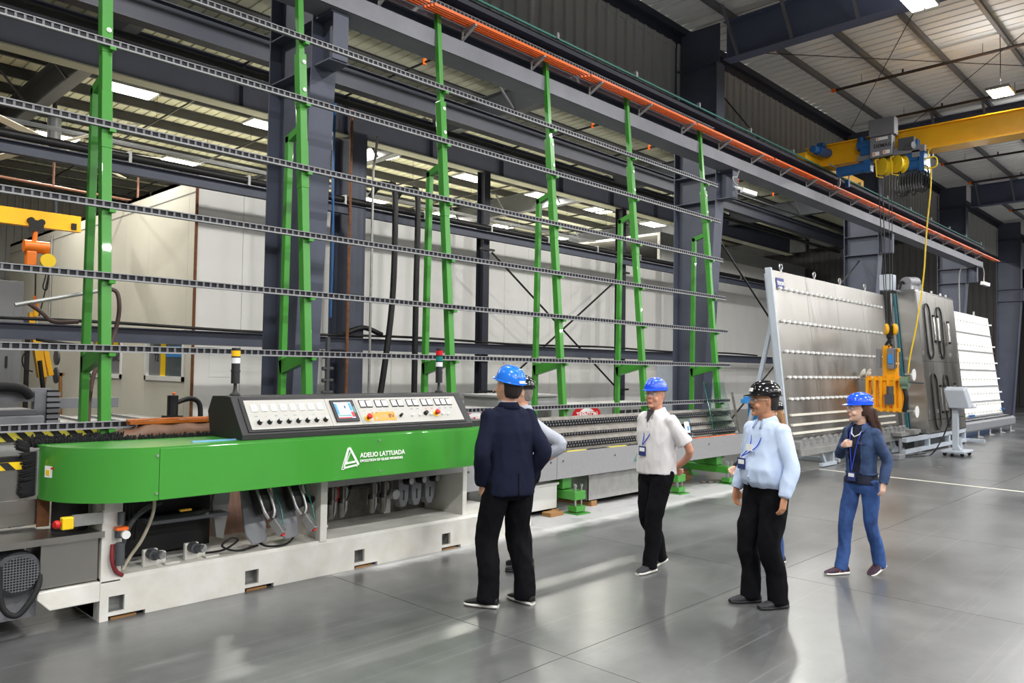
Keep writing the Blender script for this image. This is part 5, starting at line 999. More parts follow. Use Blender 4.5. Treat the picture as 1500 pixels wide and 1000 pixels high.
wc = thing('tall_cabinet', 'tall grey cabinet cut by the left frame edge', 'cabinet', (5.0, 23.5, 0)); obj('body', MB().bx(3.6, 5.72, 23.2, 24.6, 0, 3.95), 'cabinet', wc, bevel=.01); obj('door', MB().bx(4.3, 5.5, 23.17, 23.2, .2, 3.7), 'cabinet', wc); obj('handle', MB().bx(5.35, 5.4, 23.14, 23.17, 1.7, 2.0), 'black', wc)
sg_ = thing('company_sign', 'white sign board with dark lettering on the cream wall', 'sign', (EX-.03, 32.5, 2.9)); obj('board', MB().bx(EX-.03, EX-.01, 31.9, 33.8, 2.9, 3.95), 'paperwhite', sg_); text('lettering', 'PRINTSTUDIO', .26, 'labelblue', sg_, (EX-.035, 33.6, 3.3), (0, -1, 0), (0, 0, 1), .003); obj('colour_strip', MB().bx(EX-.035, EX-.03, 32.0, 33.2, 2.92, 3.02), 'lightblue', sg_)
wn = thing('weld_bench', 'cluttered steel work surface behind the first green post', 'bench', (2.5, 9.5, 0))
obj('upper_rail', MB().bx(1.9, 2.62, 9.4, 9.5, 1.44, 1.58), 'cabinet', wn); obj('rail_arm', MB().bx(2.7, 3.3, 9.4, 9.48, 1.36, 1.47), 'cabinet', wn); obj('machine_body', MB().bx(1.6, 2.5, 9.2, 9.9, .5, 1.3).bx(1.6, 2.45, 9.3, 9.8, 1.3, 1.36), 'cabinet', wn, bevel=.01); obj('upright', MB().bx(2.45, 2.56, 9.38, 9.5, .9, 1.55), 'cabinet', wn); obj('cable_chain', MB().bx(2.57, 2.67, 9.34, 9.44, 1.0, 1.56), 'blackrubber', wn)
for k in range(9): obj('chain_link', MB().bx(2.555, 2.685, 9.33, 9.345, 1.02+k*.06, 1.06+k*.06), 'cabinet', wn)
obj('table_top', MB().bx(2.6, 3.9, 9.1, 10.6, 1.14, 1.2), 'galv', wn)
for k in range(4): obj('table_slat', MB().bx(2.65+.3*k, 2.72+.3*k, 9.12, 10.5, 1.2, 1.225), 'alu', wn)
for x, y in ((2.65, 9.2), (3.8, 9.2), (2.65, 10.5), (3.8, 10.5)): obj('leg', MB().bx(x-.04, x+.04, y-.04, y+.04, 0, 1.14), 'cabinet', wn)
obj('leg', MB().bx(1.65, 1.75, 9.3, 9.4, 0, .5), 'cabinet', wn); obj('leg', MB().bx(2.35, 2.45, 9.7, 9.8, 0, .5), 'cabinet', wn)
obj('black_hose', MB().tube(cat3([(1.9, 9.35, 1.52), (2.1, 9.3, 1.6), (2.3, 9.3, 1.58), (2.4, 9.35, 1.5)]), .05, 8), 'blackrubber', wn, smooth=60)
ro = thing('pump_unit', 'small dark pump with curved hose behind the amber guard', 'pump', (3.75, 9.0, 0)); obj('body', MB().cyl((3.75, 9.0, 1.25), (3.75, 9.0, 1.5), .06, n=12).bx(3.66, 3.84, 8.92, 9.08, 1.1, 1.27), 'black', ro); obj('lamp', MB().sph((3.76, 9.0, 1.52), .018), 'orange', ro); obj('hose', MB().tube(cat3([(3.8, 9, 1.42), (3.95, 9, 1.46), (4.06, 9, 1.4), (4.08, 9, 1.2)]), .03, 8), 'black', ro, smooth=60); obj('stand', MB().bx(3.6, 4.1, 8.85, 9.2, 0, 1.12), 'rust', ro)
pc = thing('pipe_support', 'grey pipe with a bent brown hose crossing behind the first green post', 'pipe', (2.0, 7.7, 2.5)); obj('pipe', MB().tube([(1.85, 7.75, 2.35), (2.6, 7.75, 2.55)], .018, 8), 'galv', pc); obj('hose', MB().tube(cat3([(2.55, 7.72, 2.55), (2.66, 7.7, 2.52), (2.68, 7.7, 2.3), (2.6, 7.68, 2.0), (2.45, 7.64, 1.7), (2.42, 7.62, 1.0), (2.42, 7.6, .02)]), .02, 8), 'hosebrown', pc, smooth=60); obj('hose', MB().tube(cat3([(1.95, 7.74, 2.37), (2.05, 7.74, 2.3), (2.15, 7.74, 2.22), (2.35, 7.74, 2.23)]), .018, 8), 'hosebrown', pc, smooth=60)
we_ = thing('timber_easel', 'small timber easel against the cream wall at the left', 'frame', (7.1, 26, 0)); obj('upright', MB().beam((6.9, 26, 0), (7.05, 26, 1.55), .1, .08), 'wood', we_); obj('upright', MB().beam((7.5, 26, 0), (7.45, 26, 1.55), .1, .08), 'wood', we_); obj('top_bar', MB().bx(6.95, 7.55, 25.95, 26.05, 1.45, 1.55), 'wood', we_)
fn = thing('ceiling_fan', 'big grey ceiling fan with long pale blades in the far bay', 'fan', (6.4, 23.6, 8.0)); obj('motor', MB().cyl((6.4, 23.6, 7.9), (6.4, 23.6, 8.5), .17, n=16), 'darkgrey', fn, smooth=40); obj('hub', MB().cyl((6.4, 23.6, 7.78), (6.4, 23.6, 7.9), .26, n=18), 'greypaint', fn, smooth=40); obj('down_rod', MB().cyl((6.4, 23.6, 8.45), (6.4, 23.6, 9.5), .06, n=8), 'steeldark', fn)
for k in range(6):
    a = .75+k*math.pi/3; d = V(math.cos(a), math.sin(a), 0); s = V(-math.sin(a), math.cos(a), .25).normalized()
    obj('blade', MB().ob(V(6.4, 23.6, 7.8)+d*2.0, d*1.65, s*.12, d.cross(s)*.012), 'plasticwhite', fn)
# ================================================================ PEOPLE
mat('skin', (206, 156, 130), .5, var=.05, vscale=30); mat('skinred', (204, 146, 120), .5, var=.06, vscale=30); mat('skintan', (190, 136, 104), .5, var=.05, vscale=30); mat('skinpale', (224, 182, 160), .5, var=.04, vscale=30)
mat('lip', (176, 104, 94), .45); mat('eyewhite', (232, 230, 226), .3); mat('iris', (48, 36, 30), .2)
mat('hairgrey', (128, 122, 114), .7, var=.2, vscale=60); mat('hairdark', (40, 32, 30), .6, var=.2, vscale=40); mat('hairbrown', (66, 42, 34), .5, var=.25, vscale=30, stretch=(8, 8, .6)); mat('hairlight', (150, 112, 74), .5, var=.25, vscale=30, stretch=(8, 8, .6))
mat('helmetblue', (28, 84, 226), .2, coat=.5); mat('helmetskyblue', (34, 120, 232), .22, coat=.5); mat('helmetblack', (18, 18, 20), .16, coat=.6)
mat('suitnavy', (24, 28, 46), .9, spec=.15, var=.1, vscale=60, bump=.15, bscale=250); mat('trouserblack', (14, 14, 18), .9, spec=.15, var=.12, vscale=20, bump=.1, bscale=200); mat('shirtgrey', (166, 170, 182), .75, var=.04, bump=.1, bscale=200); mat('shirtwhite', (214, 210, 210), .75, var=.03, bump=.1, bscale=200); mat('shirtblue', (190, 206, 232), .75, var=.03, bump=.1, bscale=200)
mat('sweaterblack', (24, 24, 34), .9, var=.1); mat('denimdark', (60, 84, 124), .8, col2=(28, 42, 72), vscale=9, bump=.2, bscale=220); mat('jeans', (58, 94, 156), .8, col2=(32, 56, 106), vscale=7, bump=.2, bscale=220); mat('tanknavy', (22, 26, 46), .8); mat('collardark', (52, 50, 56), .8)
mat('shoeblack', (24, 24, 26), .45); mat('shoegrey', (52, 52, 56), .8, bump=.2, bscale=200); mat('solewhite', (222, 220, 214), .6); mat('shoeplum', (58, 36, 52), .8); mat('soledark', (40, 40, 42), .7); mat('soletan', (150, 106, 70), .7)
mat('lanyard', (40, 70, 190), .6); mat('badgewhite', (236, 238, 240), .4); mat('badgenavy', (44, 56, 110), .4); mat('lens', (245, 248, 250), .05, alpha=.1, spec=.6); mat('metalframe', (120, 110, 100), .3, metal=.8); mat('button', (220, 216, 210), .4); mat('copperbutton', (180, 120, 70), .35, metal=.7); mat('stitch', (150, 110, 70), .8)
def rmesh(mb, vox, sm=3, wr=0.0, wsc=9.0, seed=0, name='body', anis=(1, 1, .45)):
    me = mb.mesh(name); o = bpy.data.objects.new('tmp', me); COL.objects.link(o)
    r = o.modifiers.new('r', 'REMESH'); r.mode = 'VOXEL'; r.voxel_size = vox; r.adaptivity = 0
    if sm: s = o.modifiers.new('s', 'SMOOTH'); s.factor = .5; s.iterations = sm
    bpy.context.view_layer.update(); me2 = bpy.data.meshes.new_from_object(o.evaluated_get(bpy.context.evaluated_depsgraph_get()))
    bpy.data.objects.remove(o); bpy.data.meshes.remove(me); me2.name = name
    if wr:
        off = V(seed*3.1, seed*1.7, seed*.9); nrm = [v.normal.copy() for v in me2.vertices]
        for v, nn in zip(me2.vertices, nrm):
            p = V(v.co.x*anis[0], v.co.y*anis[1], v.co.z*anis[2])*wsc+off
            h = 1-abs(noise.noise(p))*2.6; h2 = noise.noise(p*.4+V(5, 2, 1)); h += .5*(1-abs(noise.noise(p*2.1+V(9, 4, 2)))*2.6)
            v.co += nn*(wr*(h*.6+h2*.8))
    me2.polygons.foreach_set('use_smooth', [True]*len(me2.polygons)); me2.update(); return me2
def ring(c, rx, ry, n=28, e=2.3, ax=None, ay=None, fx=None):
    ax = ax or V(1, 0, 0); ay = ay or V(0, 1, 0); out = []
    for i in range(n):
        t = 2*math.pi*i/n; ct, st = math.cos(t), math.sin(t)
        a = math.copysign(abs(ct)**(2/e), ct); b = math.copysign(abs(st)**(2/e), st)
        r = (fx if (fx and a > 0) else rx); out.append(V(c)+ax*(a*r)+ay*(b*ry))
    return out
def loft(mb, rings):
    n = len(rings[0]); vs = [p for r in rings for p in r]; fs = []
    for i in range(len(rings)-1):
        for j in range(n): fs.append((i*n+j, i*n+(j+1) % n, (i+1)*n+(j+1) % n, (i+1)*n+j))
    fs.append(tuple(reversed(range(n)))); fs.append(tuple((len(rings)-1)*n+j for j in range(n))); return mb.add(vs, fs)
def limb(mb, pts, rad, n=14, k=5):
    p = cat3(pts, k); rr = []
    for i in range(len(pts)-1):
        for j in range(k): rr.append(rad[i]+(rad[i+1]-rad[i])*(j/k))
    rr.append(rad[-1]); return mb.tube(p, rr, n)
def hand(mb, w, d, nrm, side, s=1.0, curl=.5):
    d = V(d).normalized(); nrm = V(nrm); nrm = (nrm-d*nrm.dot(d)).normalized(); l = d.cross(nrm)*side; w = V(w)   # l points to the thumb side
    loft(mb, [ring(w+d*(t*s), .013*s*q2, .03*s*q, 12, 2.4, nrm, l) for t, q, q2 in ((-.02, .8, 1.5), (.0, .85, 1.35), (.03, 1.15, 1.2), (.06, 1.3, 1.05), (.088, 1.3, .9))])
    for i, (off, L) in enumerate(((.029, .072), (.0095, .08), (-.0105, .074), (-.03, .058))):
        p = w+d*(.08*s)+l*(off*s); pts = [p-d*.02*s, p]; a = .15; dd = d
        for j, f in enumerate((.45, .32, .26)):
            a += curl*(.5 if j == 0 else .75); dd = d*math.cos(a)+nrm*math.sin(a); pts.append(pts[-1]+dd*(L*f*s))
        mb.tube(pts, [.0092*s, .0092*s, .0085*s, .0078*s, .0062*s], 8)
    b = w+d*(.02*s)+l*(.024*s); td = (d*.7+l*.6+nrm*.35).normalized(); mb.tube([b, b+td*.035*s, b+td*.035*s+(d*.9+nrm*.3+l*.1).normalized()*.03*s, b+td*.035*s+(d*.9+nrm*.45).normalized()*.054*s], [.014*s, .0115*s, .0095*s, .007*s], 8)
def ik(h, a, l1, l2, fwd):
    h, a = V(h), V(a); d = a-h; L = min(d.length, l1+l2-.002); u = d.normalized(); x = (l1*l1-l2*l2+L*L)/(2*L); y = math.sqrt(max(0, l1*l1-x*x)); f = V(fwd); f = (f-u*f.dot(u)).normalized(); return h+u*x+f*y
HEADR = [(0, .07, .01, .024), (.012, .085, .02, .042), (.035, .09, .05, .056), (.06, .09, .072, .064), (.085, .091, .085, .069), (.11, .089, .093, .072), (.128, .084, .096, .0735), (.15, .092, .098, .075), (.175, .09, .098, .074), (.2, .076, .088, .064), (.22, .046, .055, .042), (.231, .012, .015, .012)]
def person(name, label, pos, yaw, hgt, sp):
    k = hgt/1.75; yr = math.radians(yaw)
    root = thing(name, label, 'person', (pos[0], pos[1], 0)); RZm = Matrix.Rotation(yr, 4, 'Z'); TM = Matrix.Translation((pos[0], pos[1], 0)) @ RZm @ Matrix.Scale(k, 4)
    fat = sp.get('belly', 0.0); fem = sp.get('fem', False); slim = sp.get('slim', 1.0)
    def emit(nm, me, m, parent=root, label=None):
        if isinstance(me, MB): me = me.mesh(nm, 50)
        me.transform(TM); return obj(nm, me, m, parent, label=label)
    sw = .165 if fem else .185
    HL, HR = V(0, .088, .92), V(0, -.088, .92)
    lean = sp.get('lean', 0.0)
    def sh(p): p = V(p); return V(p.x+lean*(p.z-.95), p.y, p.z) if p.z > .95 else p
    # --- legs
    legs = {}
    for s, H_ in ((1, HL), (-1, HR)):
        f = sp['L' if s > 0 else 'R']; ank = V(f[0], f[1], .085+f[2]); kn = ik(H_, ank, .435, .415, (math.cos(math.radians(f[3]*.5)), math.sin(math.radians(f[3]*.5)), 0)); legs[s] = (H_, kn, ank, f[3], f[4])
    # --- head frame
    hy, hp = math.radians(sp.get('head', 0)), math.radians(sp.get('pitch', 0)); hb = sh((.015, 0, 1.518)); hb.x += .01
    HM = Matrix.Translation(hb) @ Matrix.Rotation(hy, 4, 'Z') @ Matrix.Rotation(hp, 4, 'Y') @ Matrix.Scale(1.08, 4)
    hw = .95 if fem else 1.0
    # --- body (one continuous skin mesh)
    b = MB()
    hr = [[HM @ q for q in ring((0, 0, z), bk, w_*hw, 24, 2.15, fx=f)] for z, f, bk, w_ in HEADR]; loft(b, hr)
    nz = MB().prism([(.082, -.009, .128), (.082, .009, .128), (.088, .016, .094), (.088, -.016, .094)], (.012, 0, 0)); b.add([HM @ V(v) for v in nz.v], nz.f)
    b.tube([HM @ V(.09, 0, .13), HM @ V(.102, 0, .112), HM @ V(.112, 0, .098), HM @ V(.094, 0, .088)], [.007, .009, .0125, .008], 8)
    for s in (-1, 1):
        b.sph(HM @ V(-.008, s*.074*hw, .112), (.016, .009, .032), 10, 8, HM.to_3x3()); b.sph(HM @ V(.1, s*.011, .096), (.011, .008, .008), 8, 6, HM.to_3x3()); b.sph(HM @ V(.066, s*.042, .075), (.022, .02, .022), 10, 8, HM.to_3x3())
    b.sph(HM @ V(.087, 0, .058), (.014, .026, .012), 10, 8, HM.to_3x3()); b.sph(HM @ V(.082, 0, .016), (.016, .024, .016), 10, 8, HM.to_3x3()); b.sph(HM @ V(.086, 0, .142), (.014, .045, .009), 12, 8, HM.to_3x3())
    nr = .05 if fem else .06
    b.tube([sh((-.01, 0, 1.4)), sh((-.008, 0, 1.46)), HM @ V(-.01, 0, .01), HM @ V(-.02, 0, .07)], [nr*1.4, nr*1.05, nr*.96, nr*.95], 18)
    TR = [(.86, .09, .14), (.95, .1, .15), (1.08, .095, .135), (1.2, .1, .145), (1.32, .105, .155), (1.4, .09, .15), (1.44, .07, .12), (1.475, .05, .07)]
    loft(b, [ring(sh((0, 0, z)), rx*(.78 if fem else 1), ry*(.76 if fem else 1), 24) for z, rx, ry in TR])
    for s in (1, -1):
        H_, kn, ank, fy, fp = legs[s]; limb(b, [H_, kn, ank+V(0, 0, -.02)], [.062, .04, .032], 12)
        A = sp['LA' if s > 0 else 'RA']; S_ = sh((0, s*sw, 1.425)); E_, W_ = V(A[0]), V(A[1]); limb(b, [S_+V(0, -s*.025, -.03), E_, W_], [.036, .038 if not fem else .032, .027 if not fem else .023], 12); b.sph(S_+V(0, -s*.02, -.02), .036); hand(b, W_, A[2], A[3], A[4], .92 if fem else 1.0, A[5] if len(A) > 5 else .5)
        b.sph(ank+V(.02, 0, -.04), (.05, .035, .03))
    body = emit('body', rmesh(b, .0065, 2, name='body'), sp['skin'])
    # --- face details
    for s in (-1, 1):
        e = MB().sph(HM @ V(.077, s*.031, .12), (.011, .014, .0085), 10, 8, HM.to_3x3()); eo = emit('eye', e, 'eyewhite', body); emit('iris', MB().sph(HM @ V(.086, s*.031, .12), (.0035, .0062, .0062), 8, 6, HM.to_3x3()), 'iris', body)
        emit('eyebrow', MB().tube([HM @ V(.09, s*.014, .139), HM @ V(.089, s*.032, .144), HM @ V(.078, s*.05, .138)], [.004, .0048, .003], 6), sp.get('brow', sp['hair']), body)
    emit('lips', MB().sph(HM @ V(.099, 0, .053), (.006, .022, .0075), 12, 8, HM.to_3x3()), 'lip', body)
    if sp.get('moustache'): emit('moustache', MB().tube([HM @ V(.088, -.03, .056), HM @ V(.103, -.014, .068), HM @ V(.107, 0, .071), HM @ V(.103, .014, .068), HM @ V(.088, .03, .056)], [.004, .0085, .0085, .0085, .004], 8), 'hairdark', body)
    # --- hair
    hb_ = MB()
    if sp.get('long'):
        st = sp['long']
        loft(hb_, [[HM @ q for q in ring((-.022, 0, z), bk, w_, 20, 2.2, fx=.05)] for z, bk, w_ in ((.05, .075, .07), (.09, .088, .081), (.13, .092, .084), (.17, .09, .083), (.2, .07, .07))])
        for i in range(st[0]):
            y0 = random.uniform(-.07, .07); x0 = random.uniform(-.11, -.05); z1 = st[1]+random.uniform(-.04, .04); ox, oy = st[2], st[3]
            p0 = HM @ V(x0, y0, .12); p1 = HM @ V(x0-.012, y0*1.05, .03); p2 = V(p1.x+ox*.5, p1.y+oy*.5, p1.z-.08); p3 = V(p1.x+ox+random.uniform(-.015, .015), p1.y+oy+random.uniform(-.02, .02), z1); hb_.tube(cat3([p0, p1, p2, p3], 4), [.022]*12+[.008], 6)
        hair = rmesh(hb_, .009, 2, .003, 30, 2, 'hair', (1, 1, .1))
    else:
        loft(hb_, [[HM @ q for q in ring((-.03, 0, z), bk, w_, 20, 2.2, fx=fx_)] for z, bk, w_, fx_ in ((.045, .055, .05, .0), (.075, .068, .066, .012), (.11, .073, .0745, .022), (.15, .076, .078, .05), (.18, .074, .078, .06))])
        hair = rmesh(hb_, .008, 1, .002, 40, 1, 'hair')
    emit('hair', hair, sp['hair'])
    # --- hard hat
    hm = MB(); rs = []
    for i in range(9):
        a = math.pi/2*i/8; rs.append([HM @ q for q in ring((-.006, 0, .16+.1*math.sin(a)), .116*max(.05, math.cos(a))**.7, .094*max(.05, math.cos(a))**.7, 28, 2.2)])
    loft(hm, rs); hat = emit('hard_hat', hm.mesh('hard_hat', 60), sp['hat'])
    br = MB(); n = 36; vs = []; fs = []
    for i in range(n):
        t = 2*math.pi*i/n; c, s = math.cos(t), math.sin(t); fr = max(0, c)**2.5
        ri = V(-.006+.112*c, .09*s, .165); ro = V(-.006+(.124+.04*fr)*c, (.101)*s, .159-.006*fr); vs += [HM @ ri, HM @ ro, HM @ (ro+V(0, 0, -.006)), HM @ (ri+V(0, 0, -.01))]
    for i in range(n):
        j = (i+1) % n
        for q in range(4): fs.append((i*4+q, j*4+q, j*4+(q+1) % 4, i*4+(q+1) % 4))
    emit('brim', br.add(vs, [f[::-1] for f in fs]).mesh('brim', 50), sp['hat'], hat)
    rg = MB()
    for yy in (-.03, 0, .03): rg.tube([HM @ V(-.006+.114*math.cos(a)**.7 if math.cos(a) > 0 else -.006-.114*abs(math.cos(a))**.7, yy*(.35+.65*abs(math.cos(a))), .16+.102*math.sin(a)-abs(yy)*.1) for a in [math.pi*(.14+.72*q/12) for q in range(13)]], .007, 6)
    emit('hat_ridge', rg.mesh('hat_ridge', 60), sp['hat'], hat)
    if sp.get('hatlabel'): emit('hat_label', MB().ob(HM @ V(.104, .012, .197), HM.to_3x3() @ V(0, .026, 0), HM.to_3x3() @ V(.006, 0, .001), HM.to_3x3() @ V(-.004, 0, .013)), 'badgewhite', hat)
    if sp.get('hatband'): emit('hat_label', MB().ob(HM @ V(-.122, 0, .174), HM.to_3x3() @ V(0, .026, 0), HM.to_3x3() @ V(.004, 0, .0), HM.to_3x3() @ V(.002, 0, .008)), 'badgewhite', hat)
    # --- glasses
    if sp.get('glasses', True):
        g = MB()
        for s in (-1, 1):
            g.tube([HM @ V(.1, s*.008, .122), HM @ V(.096, s*.052, .124), HM @ V(.06, s*.077*hw, .126), HM @ V(-.01, s*.081*hw, .122)], .0025, 5)
        go = emit('safety_glasses', g, 'metalframe')
        for s in (-1, 1): emit('lens', MB().ob(HM @ V(.1, s*.031, .116), HM.to_3x3() @ V(-.007*s*s, s*.026, 0), HM.to_3x3() @ V(.001, 0, 0), HM.to_3x3() @ V(0, 0, .0185)), 'lens', go)
    # --- trousers
    top_ = sp['top']; tb = MB(); hem, th, kr = sp.get('hem', .07), sp.get('thigh', .1), sp.get('knee', .076)
    loft(tb, [ring(sh((fat*.3*(z > .95), 0, z)), rx*slim+.0, ry*slim, 28, 2.4, fx=rx*slim+fat*.45*(z > .93)) for z, rx, ry in ((.8, .09, .15), (.86, .115, .17), (.93, .122, .175)) + (((.965, .112, .16),) if top_ == 'denim' else ((1.0, .118, .165), (1.04, .115, .158)))])
    for s in (1, -1):
        H_, kn, ank, fy, fp = legs[s]; fd = V(math.cos(math.radians(fy)), math.sin(math.radians(fy)), 0)
        limb(tb, [H_+V(0, s*.006, .02), H_*.55+kn*.45+V(0, s*.004, 0), kn, kn*.45+ank*.55+V(-.012, 0, 0), ank+V(.0, 0, -.045 if not sp.get('short') else .0)+fd*.012], [th, th*.92, kr, kr*.94, hem], 18)
    emit('trousers', rmesh(tb, .0095, 4, sp.get('twr', .006), 8.5, sp.get('seed', 1), 'trousers', (1, 1, .5)), sp['trousers'])
    # --- shoes
    for s in (1, -1):
        H_, kn, ank, fy, fp = legs[s]; f = sp['L' if s > 0 else 'R']
        FM = Matrix.Translation(V(ank.x, ank.y, f[2])) @ Matrix.Rotation(math.radians(fy), 4, 'Z')
        if fp: FM = Matrix.Translation(V(ank.x, ank.y, 0)) @ Matrix.Rotation(math.radians(fy), 4, 'Z') @ Matrix.Translation((.12, 0, 0.012)) @ Matrix.Rotation(math.radians(fp), 4, 'Y') @ Matrix.Translation((-.12, 0, -0.012))
        def foot(z0, z1f, gr, ms):
            m_ = MB(); rr = []
            for x, w_, h in ((-.075, .026, .06), (-.06, .035, .085), (-.02, .038, .1), (.03, .04, .088), (.08, .045, .065), (.13, .046, .05), (.165, .038, .04), (.19, .022, .03)):
                top = z1f if z1f else h; rr.append([FM @ V(x, (w_+gr)*math.copysign(abs(math.cos(a))**.8, math.cos(a)), z0+(top-z0)*(.5+.5*math.copysign(abs(math.sin(a))**.7, math.sin(a)))) for a in [2*math.pi*q/16 for q in range(16)]])
            loft(m_, rr); return m_
        sc = 1.0
        so = emit('shoe', foot(.016, None, 0, 0).mesh('shoe', 60), sp['shoe'], root)
        emit('sole', foot(0, .028, .004, 0).mesh('sole', 50), sp['sole'], so)
        if sp.get('laces'): emit('laces', MB().tube([FM @ V(.03, -.018, .09), FM @ V(.05, .018, .083), FM @ V(.065, -.018, .077), FM @ V(.08, .016, .07)], .004, 5), 'soledark', so)
        if sp.get('accent'): emit('shoe_stripe', MB().tube([FM @ V(-.01, s_*.039, .03) for s_ in (1,)] + [FM @ V(.03, .036, .07), FM @ V(.06, .043, .03)], .005, 5), sp['accent'], so)
    # --- tops
    def sleeve(mb, s, upto, r0, r1, r2, shpad=.0):
        A = sp['LA' if s > 0 else 'RA']; S_ = sh((0, s*(sw-.03), 1.405+shpad)); E_, W_ = V(A[0]), V(A[1]); mb.sph(S_+V(0, s*.012, .0), (r0*.98, r0*.9, r0*.86), 14, 10)
        if upto >= 1: d = (W_-E_); limb(mb, [S_, S_*.5+E_*.5, E_, E_*.5+W_*.5, E_+d*(.97 if upto == 1 else upto-1)], [r0, r0*.9, r1, r1*.92, r2], 16)
        else: limb(mb, [S_, S_*.5+E_*.5, S_+(E_-S_)*upto], [r0, r0*.97, r2], 16)
    def torso(mb, z0, e=2.4, grow=0.0):
        R_ = [(.82, .128, .178), (.9, .126, .176), (1.0, .122, .17), (1.1, .12, .166), (1.2, .123, .172), (1.3, .123, .18), (1.38, .115, .182), (1.43, .098, .165), (1.462, .078, .12), (1.488, .062, .08)]
        if fem: R_ = [(.82, .118, .17), (.9, .115, .166), (1.0, .1, .142), (1.1, .098, .132), (1.2, .112, .142), (1.3, .12, .152), (1.38, .1, .16), (1.425, .078, .152), (1.46, .058, .1), (1.49, .05, .066)]
        rr = []
        for z, rx, ry in R_:
            if z < z0-.05: continue
            g_ = grow*(1 if z < 1.36 else .35) if top != 'denim' else (.022 if z < .95 else .015 if z < 1.03 else .002); last = z <= z0+.001; z = max(z, z0); bl = fat*math.exp(-((z-1.07)/.13)**2); ext = (.022 if fem and 1.18 < z < 1.34 else 0)
            q1 = ring(sh((0, 0, z)), (rx+g_)*slim, (ry+g_)*slim+bl*.35, 30, e, fx=(rx+g_)*slim+bl+ext)
            if not rr and sp.get('tuck'):
                rr.append(ring(sh((0, 0, z-.045)), (rx+g_)*slim*.9, ((ry+g_)*slim+bl*.35)*.93, 30, e, fx=((rx+g_)*slim+bl)*.8))
            rr.append(q1)
        return loft(mb, rr)
    top = sp['top']; tm = sp['topmat']; sd = sp.get('seed', 1)
    if top in ('shirt', 'shortshirt', 'suit', 'sweater'):
        q = MB(); z0 = sp.get('hemz', .97); gr = {'suit': .012, 'sweater': .012, 'shortshirt': .016}.get(top, .008); torso(q, z0, 2.4, gr)
        for s in (1, -1):
            if top == 'shortshirt': sleeve(q, s, .78, .072, .07, .075)
            elif top == 'suit': sleeve(q, s, 1, .075, .06, .05, .0)
            else: sleeve(q, s, sp.get('slv', 1), .068, .053, .042)
        em = emit({'suit': 'jacket', 'sweater': 'sweater'}.get(top, 'shirt'), rmesh(q, .0095, 4, sp.get('wr', .006), 7.5, sd, 'top'), tm)
        cr_ = MB(); nn = 22; vs = []; fs = []; cop = .35
        for i in range(nn+1):
            t = cop+(2*math.pi-2*cop)*i/nn; c, s = math.cos(t), math.sin(t); fr = max(0, c)
            hgt_ = .035
            base_ = sh((-.005+.078*c+.02*fr, .08*s, 1.482-.03*fr)); tp = sh((-.005+.068*c+.018*fr, .072*s, 1.486+hgt_-.03*fr)); ov = sh((-.005+.09*c+.04*fr, .095*s, 1.474-.062*fr))
            vs += [base_, tp, ov]
        for i in range(nn):
            for q_ in range(2): fs.append((i*3+q_, (i+1)*3+q_, (i+1)*3+q_+1, i*3+q_+1))
        if top != 'sweater':
            co = emit('collar', MB().add(vs, fs).mesh('collar', 60), sp.get('collar', tm), em); sdm = co.modifiers.new('solid', 'SOLIDIFY'); sdm.thickness = .005; sdm.offset = 0
        def frontx(z):
            R_ = [(.82, .128), (.9, .126), (1.0, .122), (1.1, .12), (1.2, .123), (1.3, .123), (1.38, .113), (1.425, .092)]
            for (za, ra), (zb, rb) in zip(R_[:-1], R_[1:]):
                if za <= z <= zb: r = ra+(rb-ra)*(z-za)/(zb-za); break
            else: r = .12
            return sh((0, 0, z)).x+(r+gr)*slim+fat*math.exp(-((z-1.07)/.13)**2)
        if top in ('shirt', 'shortshirt'):
            for z in (1.36, 1.28, 1.2, 1.12, 1.04): emit('button', MB().cyl((frontx(z)-.002, 0, z), (frontx(z)+.006, 0, z), .006, n=8), 'button', em)
            emit('placket', MB().prism([(frontx(z)+.001, -.012, z) for z in (1.38, 1.3, 1.2, 1.1, 1.02)] + [(frontx(z)-.012, -.012, z) for z in (1.02, 1.1, 1.2, 1.3, 1.38)], (0, .024, 0)), tm, em)
            if sp.get('undershirt'): emit('undershirt', MB().prism([sh((.082, -.04, 1.5)), sh((.082, .04, 1.5)), sh((.128, 0, 1.385))], (.012, 0, 0)), 'collardark', em)
        for s in (1, -1):
            A = sp['LA' if s > 0 else 'RA']; E_, W_ = V(A[0]), V(A[1]); d = (W_-E_).normalized()
            if top == 'shirt' and sp.get('slv', 1) == 1: emit('cuff', MB().tube([W_-d*.06, W_-d*.005], [.04, .038], 14).mesh('cuff', 50), tm, em)
        if top == 'suit':
            emit('shirt_collar', MB().lathe([(.064, 0), (.068, .0), (.062, .03), (.058, .03)], sh((-.005, 0, 1.5)), (-.15, 0, 1), 20).mesh('shirt_collar', 50), 'shirtgrey', em)
            xb = -(.128+gr)*slim; emit('back_vent', MB().prism([(xb-.0, .004, 1.0), (xb-.006, .004, .82), (xb-.006, .0, .82), (xb, .0, 1.0)], (0, -.003, 0)), 'trouserblack', em)
    if top == 'denim':
        q = MB(); torso(q, .88, 2.3, .024); tk = emit('tank_top', rmesh(q, .01, 3, .003, 8, 3, 'tank'), 'tanknavy')
        q = MB(); cut = .5
        R_ = [(1.0, .112, .155), (1.1, .112, .15), (1.2, .125, .16), (1.3, .132, .17), (1.38, .114, .178), (1.425, .092, .168), (1.46, .07, .112), (1.49, .058, .075)]
        vi, vo = [], []; nn = 26
        for z, rx, ry in R_:
            for i in range(nn+1):
                c_ = cut*(.75 if z < 1.05 else 1)*(1.25 if z > 1.4 else 1); t = c_+(2*math.pi-2*c_)*i/nn; c, s = math.cos(t), math.sin(t); fx_ = .018*max(0, c)
                vo.append(sh((rx*c+fx_, ry*s, z))); vi.append(sh(((rx-.014)*c+fx_, (ry-.014)*s, z)))
